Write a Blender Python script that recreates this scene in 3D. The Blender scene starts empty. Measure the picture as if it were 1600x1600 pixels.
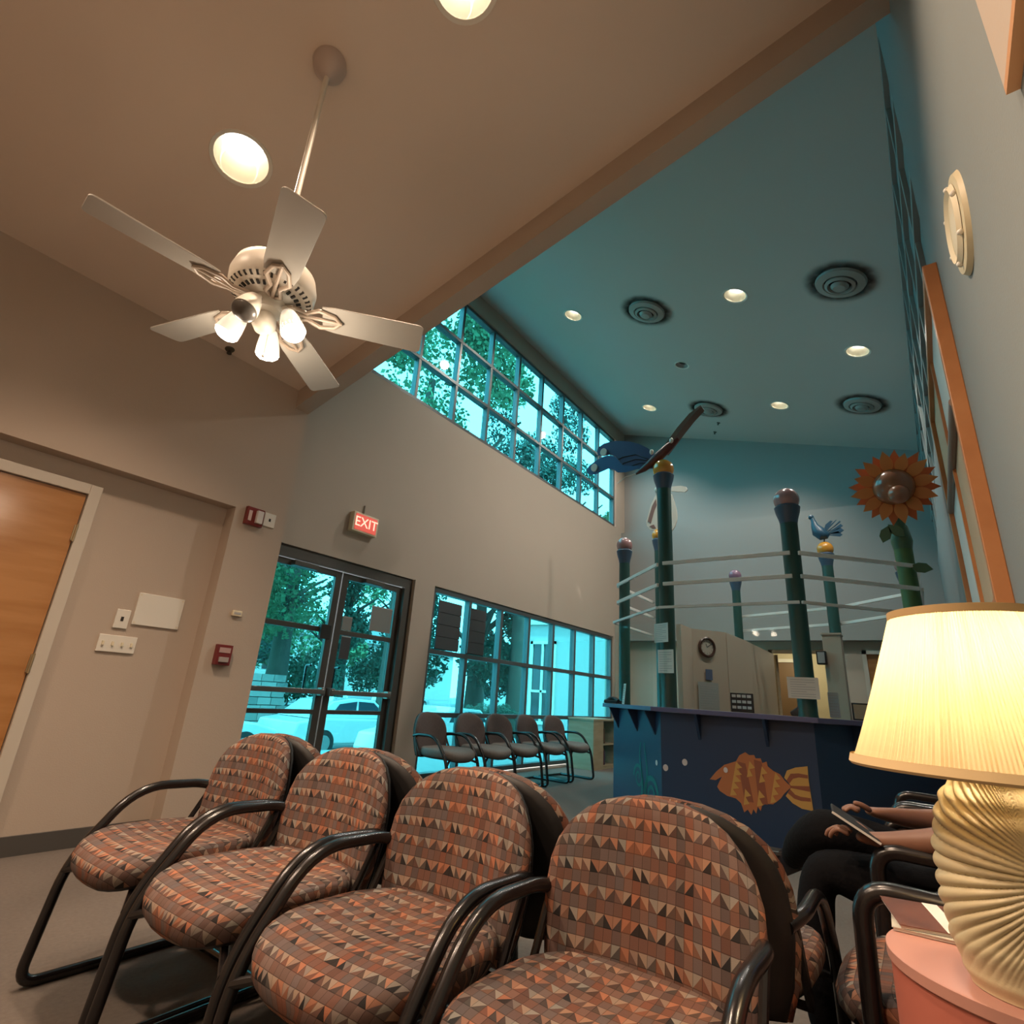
import bpy, bmesh, math, random
from mathutils import Vector, Matrix
PI = math.pi
random.seed(7)
sc = bpy.context.scene
COL = sc.collection

# ------------------------------------------------------------------ camera
cam_d = bpy.data.cameras.new('camera'); cam = bpy.data.objects.new('camera', cam_d); COL.objects.link(cam)
cam_d.sensor_width = 36; cam_d.lens = 848.98/1600*36; cam_d.clip_start = 0.02; cam_d.clip_end = 400
yaw, pit, rol = math.radians(36.612952), math.radians(18.710995), math.radians(3.951222)
F = Vector((math.cos(yaw)*math.cos(pit), math.sin(yaw)*math.cos(pit), math.sin(pit)))
R = F.cross(Vector((0, 0, 1))).normalized(); U = R.cross(F)
R2 = math.cos(rol)*R + math.sin(rol)*U; U2 = -math.sin(rol)*R + math.cos(rol)*U
M = Matrix((R2, U2, -F)).transposed().to_4x4(); M.translation = Vector((0, 0, 1.0))
cam.matrix_world = M
sc.camera = cam

# ------------------------------------------------------------------ world, sun, exposure
sc.view_settings.view_transform = 'Standard'; sc.view_settings.look = 'None'
sc.view_settings.gamma = 1; sc.view_settings.exposure = 0.0; sc.view_settings.use_curve_mapping = False
w = bpy.data.worlds.new('sky'); sc.world = w; w.use_nodes = True
wn = w.node_tree.nodes; wn['Background'].inputs[0].default_value = (0.86, 0.95, 1.0, 1); wn['Background'].inputs[1].default_value = 11.5
sun = bpy.data.lights.new('sun', 'SUN'); sun.energy = 14; sun.angle = 0.02; sun.color = (1, .96, .9)
so = bpy.data.objects.new('sun', sun); COL.objects.link(so)
so.rotation_euler = Vector((-0.25, -0.55, 0.8)).to_track_quat('Z', 'Y').to_euler(); so.location = (0, -10, 30)
sc.cycles.max_bounces = 8; sc.cycles.diffuse_bounces = 4; sc.cycles.transparent_max_bounces = 12
sc.cycles.use_denoising = True; sc.cycles.sample_clamp_indirect = 6; sc.cycles.caustics_reflective = False; sc.cycles.caustics_refractive = False

# ------------------------------------------------------------------ materials
def mat(name, col, rough=0.6, metal=0.0, noise=0.0, nscale=8, bump=0.0, bscale=200, emit=None, es=0, spec=0.5, coat=0.0):
    m = bpy.data.materials.new(name); m.use_nodes = True
    nt = m.node_tree; b = nt.nodes['Principled BSDF']
    b.inputs['Base Color'].default_value = (*col, 1); b.inputs['Roughness'].default_value = rough
    b.inputs['Metallic'].default_value = metal; b.inputs['Specular IOR Level'].default_value = spec
    b.inputs['Coat Weight'].default_value = coat
    tc = nt.nodes.new('ShaderNodeTexCoord')
    if noise:
        n = nt.nodes.new('ShaderNodeTexNoise'); n.inputs['Scale'].default_value = nscale; n.inputs['Detail'].default_value = 5
        mx = nt.nodes.new('ShaderNodeMix'); mx.data_type = 'RGBA'
        mx.inputs[6].default_value = tuple(c*(1-noise) for c in col)+(1,); mx.inputs[7].default_value = tuple(min(1, c*(1+noise)) for c in col)+(1,)
        nt.links.new(tc.outputs['Object'], n.inputs['Vector']); nt.links.new(n.outputs['Fac'], mx.inputs[0]); nt.links.new(mx.outputs[2], b.inputs['Base Color'])
    if bump:
        n2 = nt.nodes.new('ShaderNodeTexNoise'); n2.inputs['Scale'].default_value = bscale; n2.inputs['Detail'].default_value = 3
        bp = nt.nodes.new('ShaderNodeBump'); bp.inputs['Strength'].default_value = bump; bp.inputs['Distance'].default_value = 0.01
        nt.links.new(tc.outputs['Object'], n2.inputs['Vector']); nt.links.new(n2.outputs['Fac'], bp.inputs['Height']); nt.links.new(bp.outputs[0], b.inputs['Normal'])
    if emit:
        b.inputs['Emission Color'].default_value = (*emit, 1); b.inputs['Emission Strength'].default_value = es
    return m

def N(nt, t, **kw):
    n = nt.nodes.new(t)
    for k, v in kw.items(): setattr(n, k, v)
    return n
def mth(nt, op, a, b=None):
    n = nt.nodes.new('ShaderNodeMath'); n.operation = op
    for i, v in enumerate((a, b)):
        if v is None: continue
        if isinstance(v, (int, float)): n.inputs[i].default_value = v
        else: nt.links.new(v, n.inputs[i])
    return n.outputs[0]

def fabric_mat():
    m = bpy.data.materials.new('triangle_fabric'); m.use_nodes = True; nt = m.node_tree; b = nt.nodes['Principled BSDF']
    b.inputs['Roughness'].default_value = 0.85; b.inputs['Specular IOR Level'].default_value = 0.25
    uv = N(nt, 'ShaderNodeUVMap'); sep = N(nt, 'ShaderNodeSeparateXYZ'); nt.links.new(uv.outputs[0], sep.inputs[0])
    s = 1/0.0205
    u = mth(nt, 'MULTIPLY', sep.outputs[0], s); v = mth(nt, 'MULTIPLY', sep.outputs[1], s/1.25)
    fu, fv = mth(nt, 'FLOOR', u), mth(nt, 'FLOOR', v); cu, cv = mth(nt, 'FRACT', u), mth(nt, 'FRACT', v)
    row = mth(nt, 'MODULO', mth(nt, 'ADD', fv, 1000), 2)
    odd = mth(nt, 'MODULO', mth(nt, 'ADD', fu, 1000), 2)
    def hsh(k):
        c = N(nt, 'ShaderNodeCombineXYZ'); nt.links.new(mth(nt, 'ADD', fu, k), c.inputs[0]); nt.links.new(fv, c.inputs[1]); 
        wn_ = N(nt, 'ShaderNodeTexWhiteNoise', noise_dimensions='3D'); c.inputs[2].default_value = k; nt.links.new(c.outputs[0], wn_.inputs[0]); return wn_.outputs[0]
    flip = mth(nt, 'GREATER_THAN', hsh(5.5), .5)       # each cell is split along one diagonal or the other
    cu2 = mth(nt, 'ABSOLUTE', mth(nt, 'SUBTRACT', cu, flip))
    tri = mth(nt, 'GREATER_THAN', mth(nt, 'ADD', cu2, cv), 1.0)
    def ramp(f, cols):
        r = N(nt, 'ShaderNodeValToRGB'); r.color_ramp.interpolation = 'CONSTANT'
        r.color_ramp.elements[0].color = (*cols[0], 1); r.color_ramp.elements[1].color = (*cols[1], 1); r.color_ramp.elements[1].position = 1/len(cols)
        for i, c in enumerate(cols[2:]): e = r.color_ramp.elements.new((i+2)/len(cols)); e.color = (*c, 1)
        nt.links.new(f, r.inputs[0]); return r.outputs[0]
    light = ramp(hsh(3.1), [(.34, .235, .17), (.36, .175, .11), (.30, .265, .225), (.25, .20, .17), (.31, .16, .105), (.29, .25, .205)])
    dark = ramp(hsh(7.7), [(.08, .055, .048), (.16, .085, .065), (.03, .027, .027), (.13, .09, .08), (.09, .07, .06), (.20, .10, .065)])
    plain = ramp(hsh(11.3), [(.155, .095, .08), (.18, .12, .10), (.18, .09, .065), (.135, .10, .09), (.15, .11, .10)])
    def mix(f, a, c):
        x = N(nt, 'ShaderNodeMix', data_type='RGBA'); nt.links.new(f, x.inputs[0]); nt.links.new(a, x.inputs[6]); nt.links.new(c, x.inputs[7]); return x.outputs[2]
    tr = mix(tri, dark, light)
    base = mix(row, tr, plain)
    cc_ = N(nt, 'ShaderNodeTexWhiteNoise', noise_dimensions='1D'); nt.links.new(fu, cc_.inputs['W'])
    colt = ramp(cc_.outputs[0], [(1.05, .86, .76), (.84, .90, .94), (.95, .93, .92), (.74, .72, .72), (1.12, .88, .77)])
    mu = N(nt, 'ShaderNodeMix', data_type='RGBA', blend_type='MULTIPLY'); mu.inputs[0].default_value = 1
    nt.links.new(base, mu.inputs[6]); nt.links.new(colt, mu.inputs[7])
    seam = mth(nt, 'MAXIMUM', mth(nt, 'LESS_THAN', cu, .07), mth(nt, 'LESS_THAN', cv, .07)); sd = mth(nt, 'SUBTRACT', 1.0, mth(nt, 'MULTIPLY', seam, .45))
    mv = N(nt, 'ShaderNodeVectorMath', operation='SCALE'); nt.links.new(mu.outputs[2], mv.inputs[0]); nt.links.new(sd, mv.inputs['Scale']); out = mv.outputs[0]
    nt.links.new(out, b.inputs['Base Color'])
    bp = N(nt, 'ShaderNodeBump'); bp.inputs['Strength'].default_value = 0.35; bp.inputs['Distance'].default_value = 0.002
    nn = N(nt, 'ShaderNodeTexNoise'); nn.inputs['Scale'].default_value = 900; tc = N(nt, 'ShaderNodeTexCoord'); nt.links.new(tc.outputs['Object'], nn.inputs['Vector'])
    nt.links.new(nn.outputs['Fac'], bp.inputs['Height']); nt.links.new(bp.outputs[0], b.inputs['Normal'])
    return m

def glass_mat(name, tint, gloss=1.0):
    m = bpy.data.materials.new(name); m.use_nodes = True; nt = m.node_tree; nt.nodes.clear()
    o = N(nt, 'ShaderNodeOutputMaterial'); t = N(nt, 'ShaderNodeBsdfTransparent'); t.inputs[0].default_value = (*tint, 1)
    g = N(nt, 'ShaderNodeBsdfGlossy'); g.inputs['Roughness'].default_value = 0.02; mx = N(nt, 'ShaderNodeMixShader')
    fr = N(nt, 'ShaderNodeFresnel'); fr.inputs[0].default_value = 1.45
    ge = N(nt, 'ShaderNodeNewGeometry'); fac = mth(nt, 'MULTIPLY', fr.outputs[0], mth(nt, 'MULTIPLY', gloss, mth(nt, 'SUBTRACT', 1.0, ge.outputs['Backfacing'])))
    nt.links.new(fac, mx.inputs[0]); nt.links.new(t.outputs[0], mx.inputs[1]); nt.links.new(g.outputs[0], mx.inputs[2]); nt.links.new(mx.outputs[0], o.inputs[0])
    return m

def wood_mat(name, a, b_, scale=3, stretch=(1, 8, 1), rough=0.45, coat=0.0):
    m = mat(name, a, rough, coat=coat); nt = m.node_tree; b = nt.nodes['Principled BSDF']
    tc = N(nt, 'ShaderNodeTexCoord'); mp = N(nt, 'ShaderNodeMapping'); mp.inputs['Scale'].default_value = stretch
    n = N(nt, 'ShaderNodeTexNoise'); n.inputs['Scale'].default_value = scale; n.inputs['Detail'].default_value = 6
    r = N(nt, 'ShaderNodeValToRGB'); r.color_ramp.elements[0].color = (*a, 1); r.color_ramp.elements[1].color = (*b_, 1); r.color_ramp.elements[0].position = .35; r.color_ramp.elements[1].position = .65
    nt.links.new(tc.outputs['Object'], mp.inputs[0]); nt.links.new(mp.outputs[0], n.inputs['Vector']); nt.links.new(n.outputs['Fac'], r.inputs[0]); nt.links.new(r.outputs[0], b.inputs['Base Color'])
    return m

WALL = mat('wall_paint', (.45, .37, .30), .75, noise=.03, nscale=2, bump=.08, bscale=120)
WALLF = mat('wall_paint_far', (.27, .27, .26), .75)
WALLR = mat('wall_paint_cool', (.215, .24, .238), .75, noise=.03, nscale=2, bump=.08, bscale=120)
CEIL = mat('ceiling_paint', (.70, .585, .49), .8, noise=.02, nscale=1.5)
CEILH = mat('high_ceiling_paint', (.50, .50, .47), .8, noise=.02, nscale=1.5)
CARPET = mat('carpet', (.15, .125, .105), .95, noise=.22, nscale=60, bump=.5, bscale=500)
BASEB = mat('vinyl_baseboard', (.07, .065, .06), .5)
DOORW = wood_mat('birch_door', (.36, .165, .055), (.44, .215, .08), 2.0, (1, 1, 7), .2)
FRAMEP = mat('door_frame_paint', (.52, .47, .40), .5)
BRONZE = mat('bronze_frame', (.085, .075, .065), .45, .3)
MULL = mat('window_frame_metal', (.10, .115, .12), .45, .3)
GLASS = glass_mat('teal_glass', (.225, .60, .65))
CLEAR = glass_mat('clear_glass', (.95, .975, .97), .35)
BLACKM = mat('black_tube', (.010, .008, .008), .24, .0, spec=.6)
SHELL = mat('black_shell', (.012, .011, .011), .55)
FAB = fabric_mat()
FABD = mat('dark_fabric', (.10, .075, .07), .9, noise=.25, nscale=60)
FABS = mat('grey_brown_seat_fabric', (.17, .15, .135), .9, noise=.25, nscale=60)
WHITE = mat('white_plastic', (.72, .69, .62), .45)
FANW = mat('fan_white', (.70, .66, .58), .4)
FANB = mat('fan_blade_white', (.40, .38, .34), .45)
DARK = mat('dark_slot', (.02, .018, .016), .7)
REDP = mat('red_plastic', (.17, .02, .015), .35)
CREAM = mat('cream_plastic', (.72, .64, .46), .5)
GREENP = mat('post_dark_green', (.015, .065, .055), .42, noise=.15, nscale=6)
COLLAR = mat('collar_blue', (.04, .08, .13), .4)
BALLP = mat('ball_pink_grey', (.36, .20, .20), .22, noise=.35, nscale=6, coat=.5)
BALLO = mat('ball_orange', (.62, .27, .03), .22, noise=.15, nscale=9, coat=.5)
RAILW = mat('rail_white', (.78, .76, .72), .45)
NAVY = mat('desk_blue_paint', (.018, .040, .090), .42)
COUNT = mat('countertop_laminate', (.10, .10, .20), .35)
FISHO = mat('fish_orange', (.50, .16, .055), .6)
FISHY = mat('fish_ochre', (.62, .32, .08), .6)
FISHD = mat('fish_dark_band', (.30, .085, .04), .6)
PINKW = mat('bubble_white', (.65, .55, .52), .6)
SWIRL = mat('sea_green_paint', (.01, .14, .13), .5)
PAPER = mat('paper', (.70, .67, .62), .7)
PAPL = mat('paper_print', (.42, .41, .40), .8)
TAN = mat('tan_panel', (.48, .35, .22), .6, noise=.06, nscale=5)
OAKF = wood_mat('oak_frame', (.42, .17, .06), (.50, .22, .085), 4, (1, 1, 1), .4)
PINKT = mat('salmon_laminate', (.44, .135, .095), .42)
LAMPB = mat('lamp_ceramic', (.62, .53, .33), .42, bump=.06, bscale=300)
TRIMG = mat('trim_gold', (.45, .30, .13), .6)
BLUEW = mat('butterfly_blue', (.06, .075, .17), .4)
BLUEW2 = mat('butterfly_blue_light', (.05, .12, .28), .4)
DKRED = mat('butterfly_body', (.10, .025, .02), .4)
BROWNW = mat('butterfly_underside', (.14, .075, .05), .5)
BIRDB = mat('bird_blue', (.02, .075, .13), .4)
SUNO = mat('petal_orange', (.62, .20, .045), .5)
SUNO2 = mat('petal_deep_orange', (.48, .12, .03), .5)
SUNC = mat('flower_centre', (.30, .105, .05), .25, noise=.25, nscale=9, coat=.4)
LEAFG = mat('leaf_dark_green', (.04, .10, .05), .45)
OAKL = wood_mat('bookcase_wood', (.33, .25, .15), (.40, .31, .20), 3, (1, 1, 6), .5)
BOOKD = mat('bookcase_inside', (.13, .07, .04), .6)
def bulb_mat(name, col, s):
    return mat(name, (.9, .9, .9), .3, emit=col, es=s)
BULB = bulb_mat('lamp_glow', (1, .92, .80), 5)
BULBH = bulb_mat('downlight_glow', (1, .97, .93), 2.2)
EXITR = bulb_mat('exit_red', (1, .10, .06), 2.2)
EXITB = mat('exit_face', (.5, .1, .08), .4, emit=(1, .12, .08), es=.55)

# ------------------------------------------------------------------ mesh helpers
class MB:
    def __init__(s): s.v = []; s.f = []; s.uv = {}; s.mi = []; s.cur = 0; s.T = None
    def P(s, p):
        p = Vector(p)
        if s.T: p = s.T @ p
        s.v.append(p); return len(s.v)-1
    def face(s, idx, uv=None):
        s.f.append(tuple(idx)); s.mi.append(s.cur)
        if uv: s.uv[len(s.f)-1] = uv
    def box(s, a, b):
        x0, y0, z0 = a; x1, y1, z1 = b
        i = [s.P(p) for p in ((x0,y0,z0),(x1,y0,z0),(x1,y1,z0),(x0,y1,z0),(x0,y0,z1),(x1,y0,z1),(x1,y1,z1),(x0,y1,z1))]
        for q in ((0,3,2,1),(4,5,6,7),(0,1,5,4),(1,2,6,5),(2,3,7,6),(3,0,4,7)): s.face([i[k] for k in q])
        return s
    def obox(s, c, size, ang=0, axis='Z'):      # oriented box about its centre
        T0 = s.T; m = Matrix.Translation(c) @ Matrix.Rotation(ang, 4, axis)
        s.T = (T0 @ m) if T0 else m
        h = [k/2 for k in size]; s.box((-h[0], -h[1], -h[2]), (h[0], h[1], h[2])); s.T = T0; return s
    def prism(s, pts, axis, a, b):              # 2-D outline extruded along axis from a to b
        def q(p, t):
            l = [p[0], p[1]]; l.insert(axis, t); return l
        n = len(pts); i0 = [s.P(q(p, a)) for p in pts]; i1 = [s.P(q(p, b)) for p in pts]
        s.face(i0[::-1]); s.face(i1)
        for k in range(n): s.face((i0[k], i0[(k+1) % n], i1[(k+1) % n], i1[k]))
        return s
    def ring(s, c, ux, uy, r, n):
        return [s.P(c + ux*(r*math.cos(2*PI*k/n)) + uy*(r*math.sin(2*PI*k/n))) for k in range(n)]
    def tube(s, pts, r, n=10, cap=True, flat=1.0):
        pts = [Vector(p) for p in pts]; rings = []; up = None
        for i, p in enumerate(pts):
            d = (pts[min(i+1, len(pts)-1)] - pts[max(i-1, 0)]).normalized()
            if up is None:
                up = Vector((0, 0, 1)) if abs(d.z) < .9 else Vector((1, 0, 0))
            ux = d.cross(up).normalized(); uy = ux.cross(d).normalized(); up = uy
            rr = r[i] if isinstance(r, (list, tuple)) else r
            rings.append([s.P(p + ux*(rr*math.cos(2*PI*k/n)) + uy*(rr*flat*math.sin(2*PI*k/n))) for k in range(n)])
        for a, b in zip(rings, rings[1:]):
            for k in range(n): s.face((a[k], a[(k+1) % n], b[(k+1) % n], b[k]))
        if cap: s.face(rings[0][::-1]); s.face(rings[-1])
        return s
    def lathe(s, prof, n=32, c=(0, 0, 0), close=True):
        c = Vector(c); rings = []
        for r, z in prof:
            rings.append([s.P(c + Vector((max(r, 1e-4)*math.cos(2*PI*k/n), max(r, 1e-4)*math.sin(2*PI*k/n), z))) for k in range(n)])
        for a, b in zip(rings, rings[1:]):
            for k in range(n): s.face((a[k], a[(k+1) % n], b[(k+1) % n], b[k]))
        if close: s.face(rings[0][::-1]); s.face(rings[-1])
        return s
    def ball(s, c, r, n=20, m=12, sx=1, sy=1, sz=1):
        T0 = s.T; mm = Matrix.Translation(c) @ Matrix.Diagonal((sx, sy, sz, 1)); s.T = (T0 @ mm) if T0 else mm
        s.lathe([(r*math.sin(PI*k/m), -r*math.cos(PI*k/m)) for k in range(m+1)], n, close=False); s.T = T0; return s
    def pad(s, outline, rings, fn):             # cushion: outline scaled toward its centre ring by ring, fn(x, y, h) -> point
        n = len(outline); cx = sum(p[0] for p in outline)/n; cy = sum(p[1] for p in outline)/n; R_ = []
        for sc_, h in rings:
            R_.append([((cx+(p[0]-cx)*sc_, cy+(p[1]-cy)*sc_)) + (h,) for p in outline])
        idx = [[s.P(fn(*p)) for p in r] for r in R_]; ht = rings[-1][1]
        uvf = lambda p: (p[0] + (ht-p[2])*.6*(1 if p[0] > cx else -1), p[1] + (ht-p[2])*(1 if p[1] > cy else -1))
        for a in range(len(R_)-1):
            for k in range(n):
                k2 = (k+1) % n; q = [(a, k), (a, k2), (a+1, k2), (a+1, k)]
                s.face([idx[i][j] for i, j in q], [uvf(R_[i][j]) for i, j in q])
        s.face(idx[-1], [(p[0], p[1]) for p in R_[-1]]); s.face(idx[0][::-1], [(p[0], p[1]) for p in R_[0][::-1]])
        return s

def obj(name, mb, m, parent=None, smooth=False, angle=40, bevel=0):
    me = bpy.data.meshes.new(name); me.from_pydata([tuple(v) for v in mb.v], [], mb.f)
    for mm in (m if isinstance(m, (list, tuple)) else [m]): me.materials.append(mm)
    for p, i in zip(me.polygons, mb.mi): p.material_index = i
    if mb.uv:
        ul = me.uv_layers.new(name='UVMap')
        for fi, uv in mb.uv.items():
            for li, c in zip(me.polygons[fi].loop_indices, uv): ul.data[li].uv = c
    bm = bmesh.new(); bm.from_mesh(me); bmesh.ops.recalc_face_normals(bm, faces=bm.faces); bm.to_mesh(me); bm.free()
    if smooth:
        for p in me.polygons: p.use_smooth = True
        me.set_sharp_from_angle(angle=math.radians(angle))
    o = bpy.data.objects.new(name, me); COL.objects.link(o)
    if parent: o.parent = parent
    if bevel:
        bv = o.modifiers.new('bevel', 'BEVEL'); bv.width = bevel; bv.segments = 2; bv.limit_method = 'ANGLE'
    return o
def tag(o, label, cat, group=None, kind=None):
    o['label'] = label; o['category'] = cat
    if group: o['group'] = group
    if kind: o['kind'] = kind
    return o
def thing(name, label, cat, loc=(0, 0, 0), rot=(0, 0, 0), group=None, kind=None):
    o = bpy.data.objects.new(name, None); COL.objects.link(o); o.empty_display_size = .1
    o.location = loc; o.rotation_euler = rot if not isinstance(rot, (int, float)) else (0, 0, rot)
    return tag(o, label, cat, group, kind)
def struct(name, mb=None, m=None, parent=None, **k):
    if mb is None:
        o = bpy.data.objects.new(name, None); COL.objects.link(o)
    else: o = obj(name, mb, m, parent, **k)
    o['kind'] = 'structure'; return o
def dup(root, loc, rotz, label, group=None):
    def cp(o, par):
        c = o.copy(); COL.objects.link(c)
        if par: c.parent = par
        for ch in list(o.children): cp(ch, c)
        return c
    r = cp(root, None); r.location = loc; r.rotation_euler = (0, 0, rotz) if not isinstance(rotz, tuple) else rotz
    r['label'] = label
    if group: r['group'] = group
    return r
def fillet(pts, rad, n=6):
    pts = [Vector(p) for p in pts]; out = [pts[0]]
    for i in range(1, len(pts)-1):
        a, b, c = pts[i-1], pts[i], pts[i+1]; r = rad[i-1] if isinstance(rad, (list, tuple)) else rad
        p0 = b+(a-b).normalized()*r; p1 = b+(c-b).normalized()*r
        for k in range(n+1):
            t = k/n; out.append(p0*(1-t)**2 + b*(2*t*(1-t)) + p1*t*t)
    out.append(pts[-1]); return out
def cut(o, cutters):                            # real holes: the cutters are gone afterwards
    for c in cutters:
        md = o.modifiers.new('hole', 'BOOLEAN'); md.operation = 'DIFFERENCE'; md.object = c; md.solver = 'EXACT'
    bpy.context.view_layer.update()
    me = bpy.data.meshes.new_from_object(o.evaluated_get(bpy.context.evaluated_depsgraph_get()))
    o.modifiers.clear(); o.data = me
    for c in cutters: bpy.data.objects.remove(c)
def light(name, kind, loc, energy, col, parent=None, size=.1, rot=None, blend=.5, spot=2.0):
    l = bpy.data.lights.new(name, kind); l.energy = energy; l.color = col
    if kind == 'AREA': l.shape = 'DISK'; l.size = size
    elif kind == 'SPOT': l.shadow_soft_size = size; l.spot_size = spot; l.spot_blend = blend
    else: l.shadow_soft_size = size
    o = bpy.data.objects.new(name, l); COL.objects.link(o); o.location = loc
    if rot: o.rotation_euler = rot
    if parent: o.parent = parent
    return o
def text_mesh(name, s, size, m, parent, M4, depth=.002):
    c = bpy.data.curves.new('t', 'FONT'); c.body = s; c.size = size; c.extrude = depth; c.align_x = 'CENTER'; c.align_y = 'CENTER'
    t = bpy.data.objects.new('t', c); COL.objects.link(t); bpy.context.view_layer.update()
    me = bpy.data.meshes.new_from_object(t.evaluated_get(bpy.context.evaluated_depsgraph_get()))
    bpy.data.objects.remove(t); me.materials.clear(); me.materials.append(m); me.name = name
    o = bpy.data.objects.new(name, me); COL.objects.link(o); o.matrix_local = M4
    if parent: o.parent = parent
    return o

# ------------------------------------------------------------------ the setting
LC = lambda y: 3.385 + .235*(4.02-y)          # low ceiling height
HC = lambda y: 6.87 - .294*(4.73-y)           # high ceiling height
struct('floor', MB().box((-2.5, -.8, -.1), (13, 4.9, 0)), CARPET)
struct('wall_left', MB().box((-2.5, 4.15, 0), (1.91, 4.3, 2.22)), WALL)
mb = MB().box((-2.5, 4.02, 2.22), (1.91, 4.30, 3.9)).box((1.91, 4.02, 0), (2.33, 4.88, 3.9)); struct('wall_left_upper', mb, WALL)
struct('wall_rear', MB().box((-2.65, -.8, 0), (-2.5, 4.3, 5)), WALL)
# beam and the wall standing on it, between the low and the high room
struct('wall_divider', MB().prism([(4.9, LC(4.9)-.17), (4.9, 7.1), (-.7, HC(-.7)+.2), (-.7, LC(-.7)-.17)], 0, 2.20, 2.33), WALL)
low = struct('ceiling_low', MB().prism([(4.3, LC(4.3)), (4.3, LC(4.3)+.2), (-.8, LC(-.8)+.2), (-.8, LC(-.8))], 0, -2.65, 2.20), CEIL)
high = struct('ceiling_high', MB().prism([(4.95, HC(4.95)), (4.95, HC(4.95)+.25), (-.8, HC(-.8)+.25), (-.8, HC(-.8))], 0, 2.30, 10.9), CEILH)
def wall_xz(name, x0, x1, z0, z1, y0, y1, holes, m):
    xs = sorted({x0, x1, *[h[0] for h in holes], *[h[1] for h in holes]}); zs = sorted({z0, z1, *[h[2] for h in holes], *[h[3] for h in holes]})
    me = MB()
    for a, b in zip(xs, xs[1:]):
        run = None
        for c, d in zip(zs, zs[1:]):
            if any(h[0] <= a and b <= h[1] and h[2] <= c and d <= h[3] for h in holes):
                if run: me.box((a, y0, run[0]), (b, y1, run[1])); run = None
            else: run = (run[0], d) if run else (c, d)
        if run: me.box((a, y0, run[0]), (b, y1, run[1]))
    return struct(name, me, m)
WX0, WX1 = 4.87, 9.97
wall_xz('wall_front', 2.33, 10.9, 0, 7.0, 4.73, 4.90, [(2.60, 4.50, 0, 2.24), (WX0, WX1, .02, 2.24), (2.66, 10.08, 4.50, 6.55)], WALL)
# right wall with its recessed strip of high windows
RW = Matrix.Translation((2.74, -.34, 0)) @ Matrix.Rotation(-.022, 4, 'Z')      # the right wall is a little askew; x from the framed piece, y out of the wall
mb = MB(); mb.T = RW; mb.box((-5.5, -.4, 0), (.26, 0, 5.6)).box((.26, -.4, 0), (8.2, 0, 3.38)).box((.26, -.4, 3.38), (8.2, -.085, 5.6)); struct('wall_right', mb, WALLR)
# far wall: upper part set back, lower part, doorway into a lit room
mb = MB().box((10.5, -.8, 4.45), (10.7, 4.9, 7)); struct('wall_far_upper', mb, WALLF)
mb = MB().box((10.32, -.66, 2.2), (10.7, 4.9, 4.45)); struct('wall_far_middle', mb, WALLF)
mb = MB().box((10.5, 2.03, 0), (10.7, 4.9, 2.2)).box((10.5, 1.02, 2.04), (10.7, 2.03, 2.2)).box((10.5, .66, 0), (10.7, 1.02, 2.2)).box((10.5, -.25, 2.04), (10.7, .66, 2.2)).box((10.5, -.8, 0), (10.7, -.25, 2.2)); struct('wall_far', mb, WALL)
mb = MB().box((10.7, .2, 2.3), (13, 3.2, 2.4)).box((13, .2, 0), (13.1, 3.2, 2.4)).box((10.7, 3.2, 0), (13.1, 3.3, 2.4)).box((10.7, .1, 0), (13.1, .2, 2.4)); struct('wall_back_room', mb, mat('back_room_paint', (.62, .55, .38), .7))
light('back_room_lamp', 'POINT', (12.0, 1.9, 2.1), 26, (1, .86, .60), size=.15)
# bulkhead on the right wall, near the camera
mb = MB(); mb.T = RW; bk = struct('wall_bulkhead', mb.box((-4.2, -.02, 2.14), (-1.67, .02, 4.6)), WALL); mb = MB(); mb.T = RW; bk2 = struct('soffit', mb.box((-4.2, -.02, 2.12), (-1.67, .02, 2.14)), mat('soffit_wood', (.55, .28, .13), .5), bk)
mb = MB().box((-2.5, 4.135, 0), (1.90, 4.15, .10)); struct('baseboard_left', mb, BASEB)
struct('baseboard_pier', MB().box((1.90, 4.005, 0), (2.33, 4.02, .10)), BASEB)
mb = MB(); mb.T = RW; struct('baseboard_right', mb.box((-5.2, 0, 0), (7.7, .015, .10)), BASEB)

# window grids: one pane object per pane, every mullion and transom its own piece
def grid(name, xs, zs, y, gm, fm, fw=.055, fd=.09, sgn=1):
    root = struct(name)
    for a, b in zip(xs, xs[1:]):
        for c, d in zip(zs, zs[1:]):
            obj('pane', MB().box((a, y-.004, c), (b, y+.004, d)), gm, root)
    for k, x in enumerate(xs):
        obj('mullion', MB().box((x-fw/2, y-fd/2, zs[0]), (x+fw/2, y+fd/2, zs[-1])), fm, root, bevel=.003)
    for z in zs:
        obj('transom', MB().box((xs[0], y-fd/2-.004, z-fw/2), (xs[-1], y+fd/2+.004, z+fw/2)), fm, root, bevel=.003)
    return root
lx = [WX0+.03+(WX1-.06-WX0)*k/7 for k in range(8)]
grid('window_1', lx, [.07, .73, 1.455, 2.20], 4.80, GLASS, MULL)
grid('window_2', [2.69+.733*k for k in range(11)], [4.535, 5.15, 5.86, 6.52], 4.80, GLASS, MULL, .05)
PANEG = mat('dim_teal_pane', (.16, .21, .21), .6)
w3 = grid('window_3', [.30+.745*k for k in range(11)], [3.41, 4.05, 4.70, 5.30], -.055, PANEG, mat('high_frame', (.24, .26, .25), .5), .06, .07)

w3.matrix_world = RW
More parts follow.
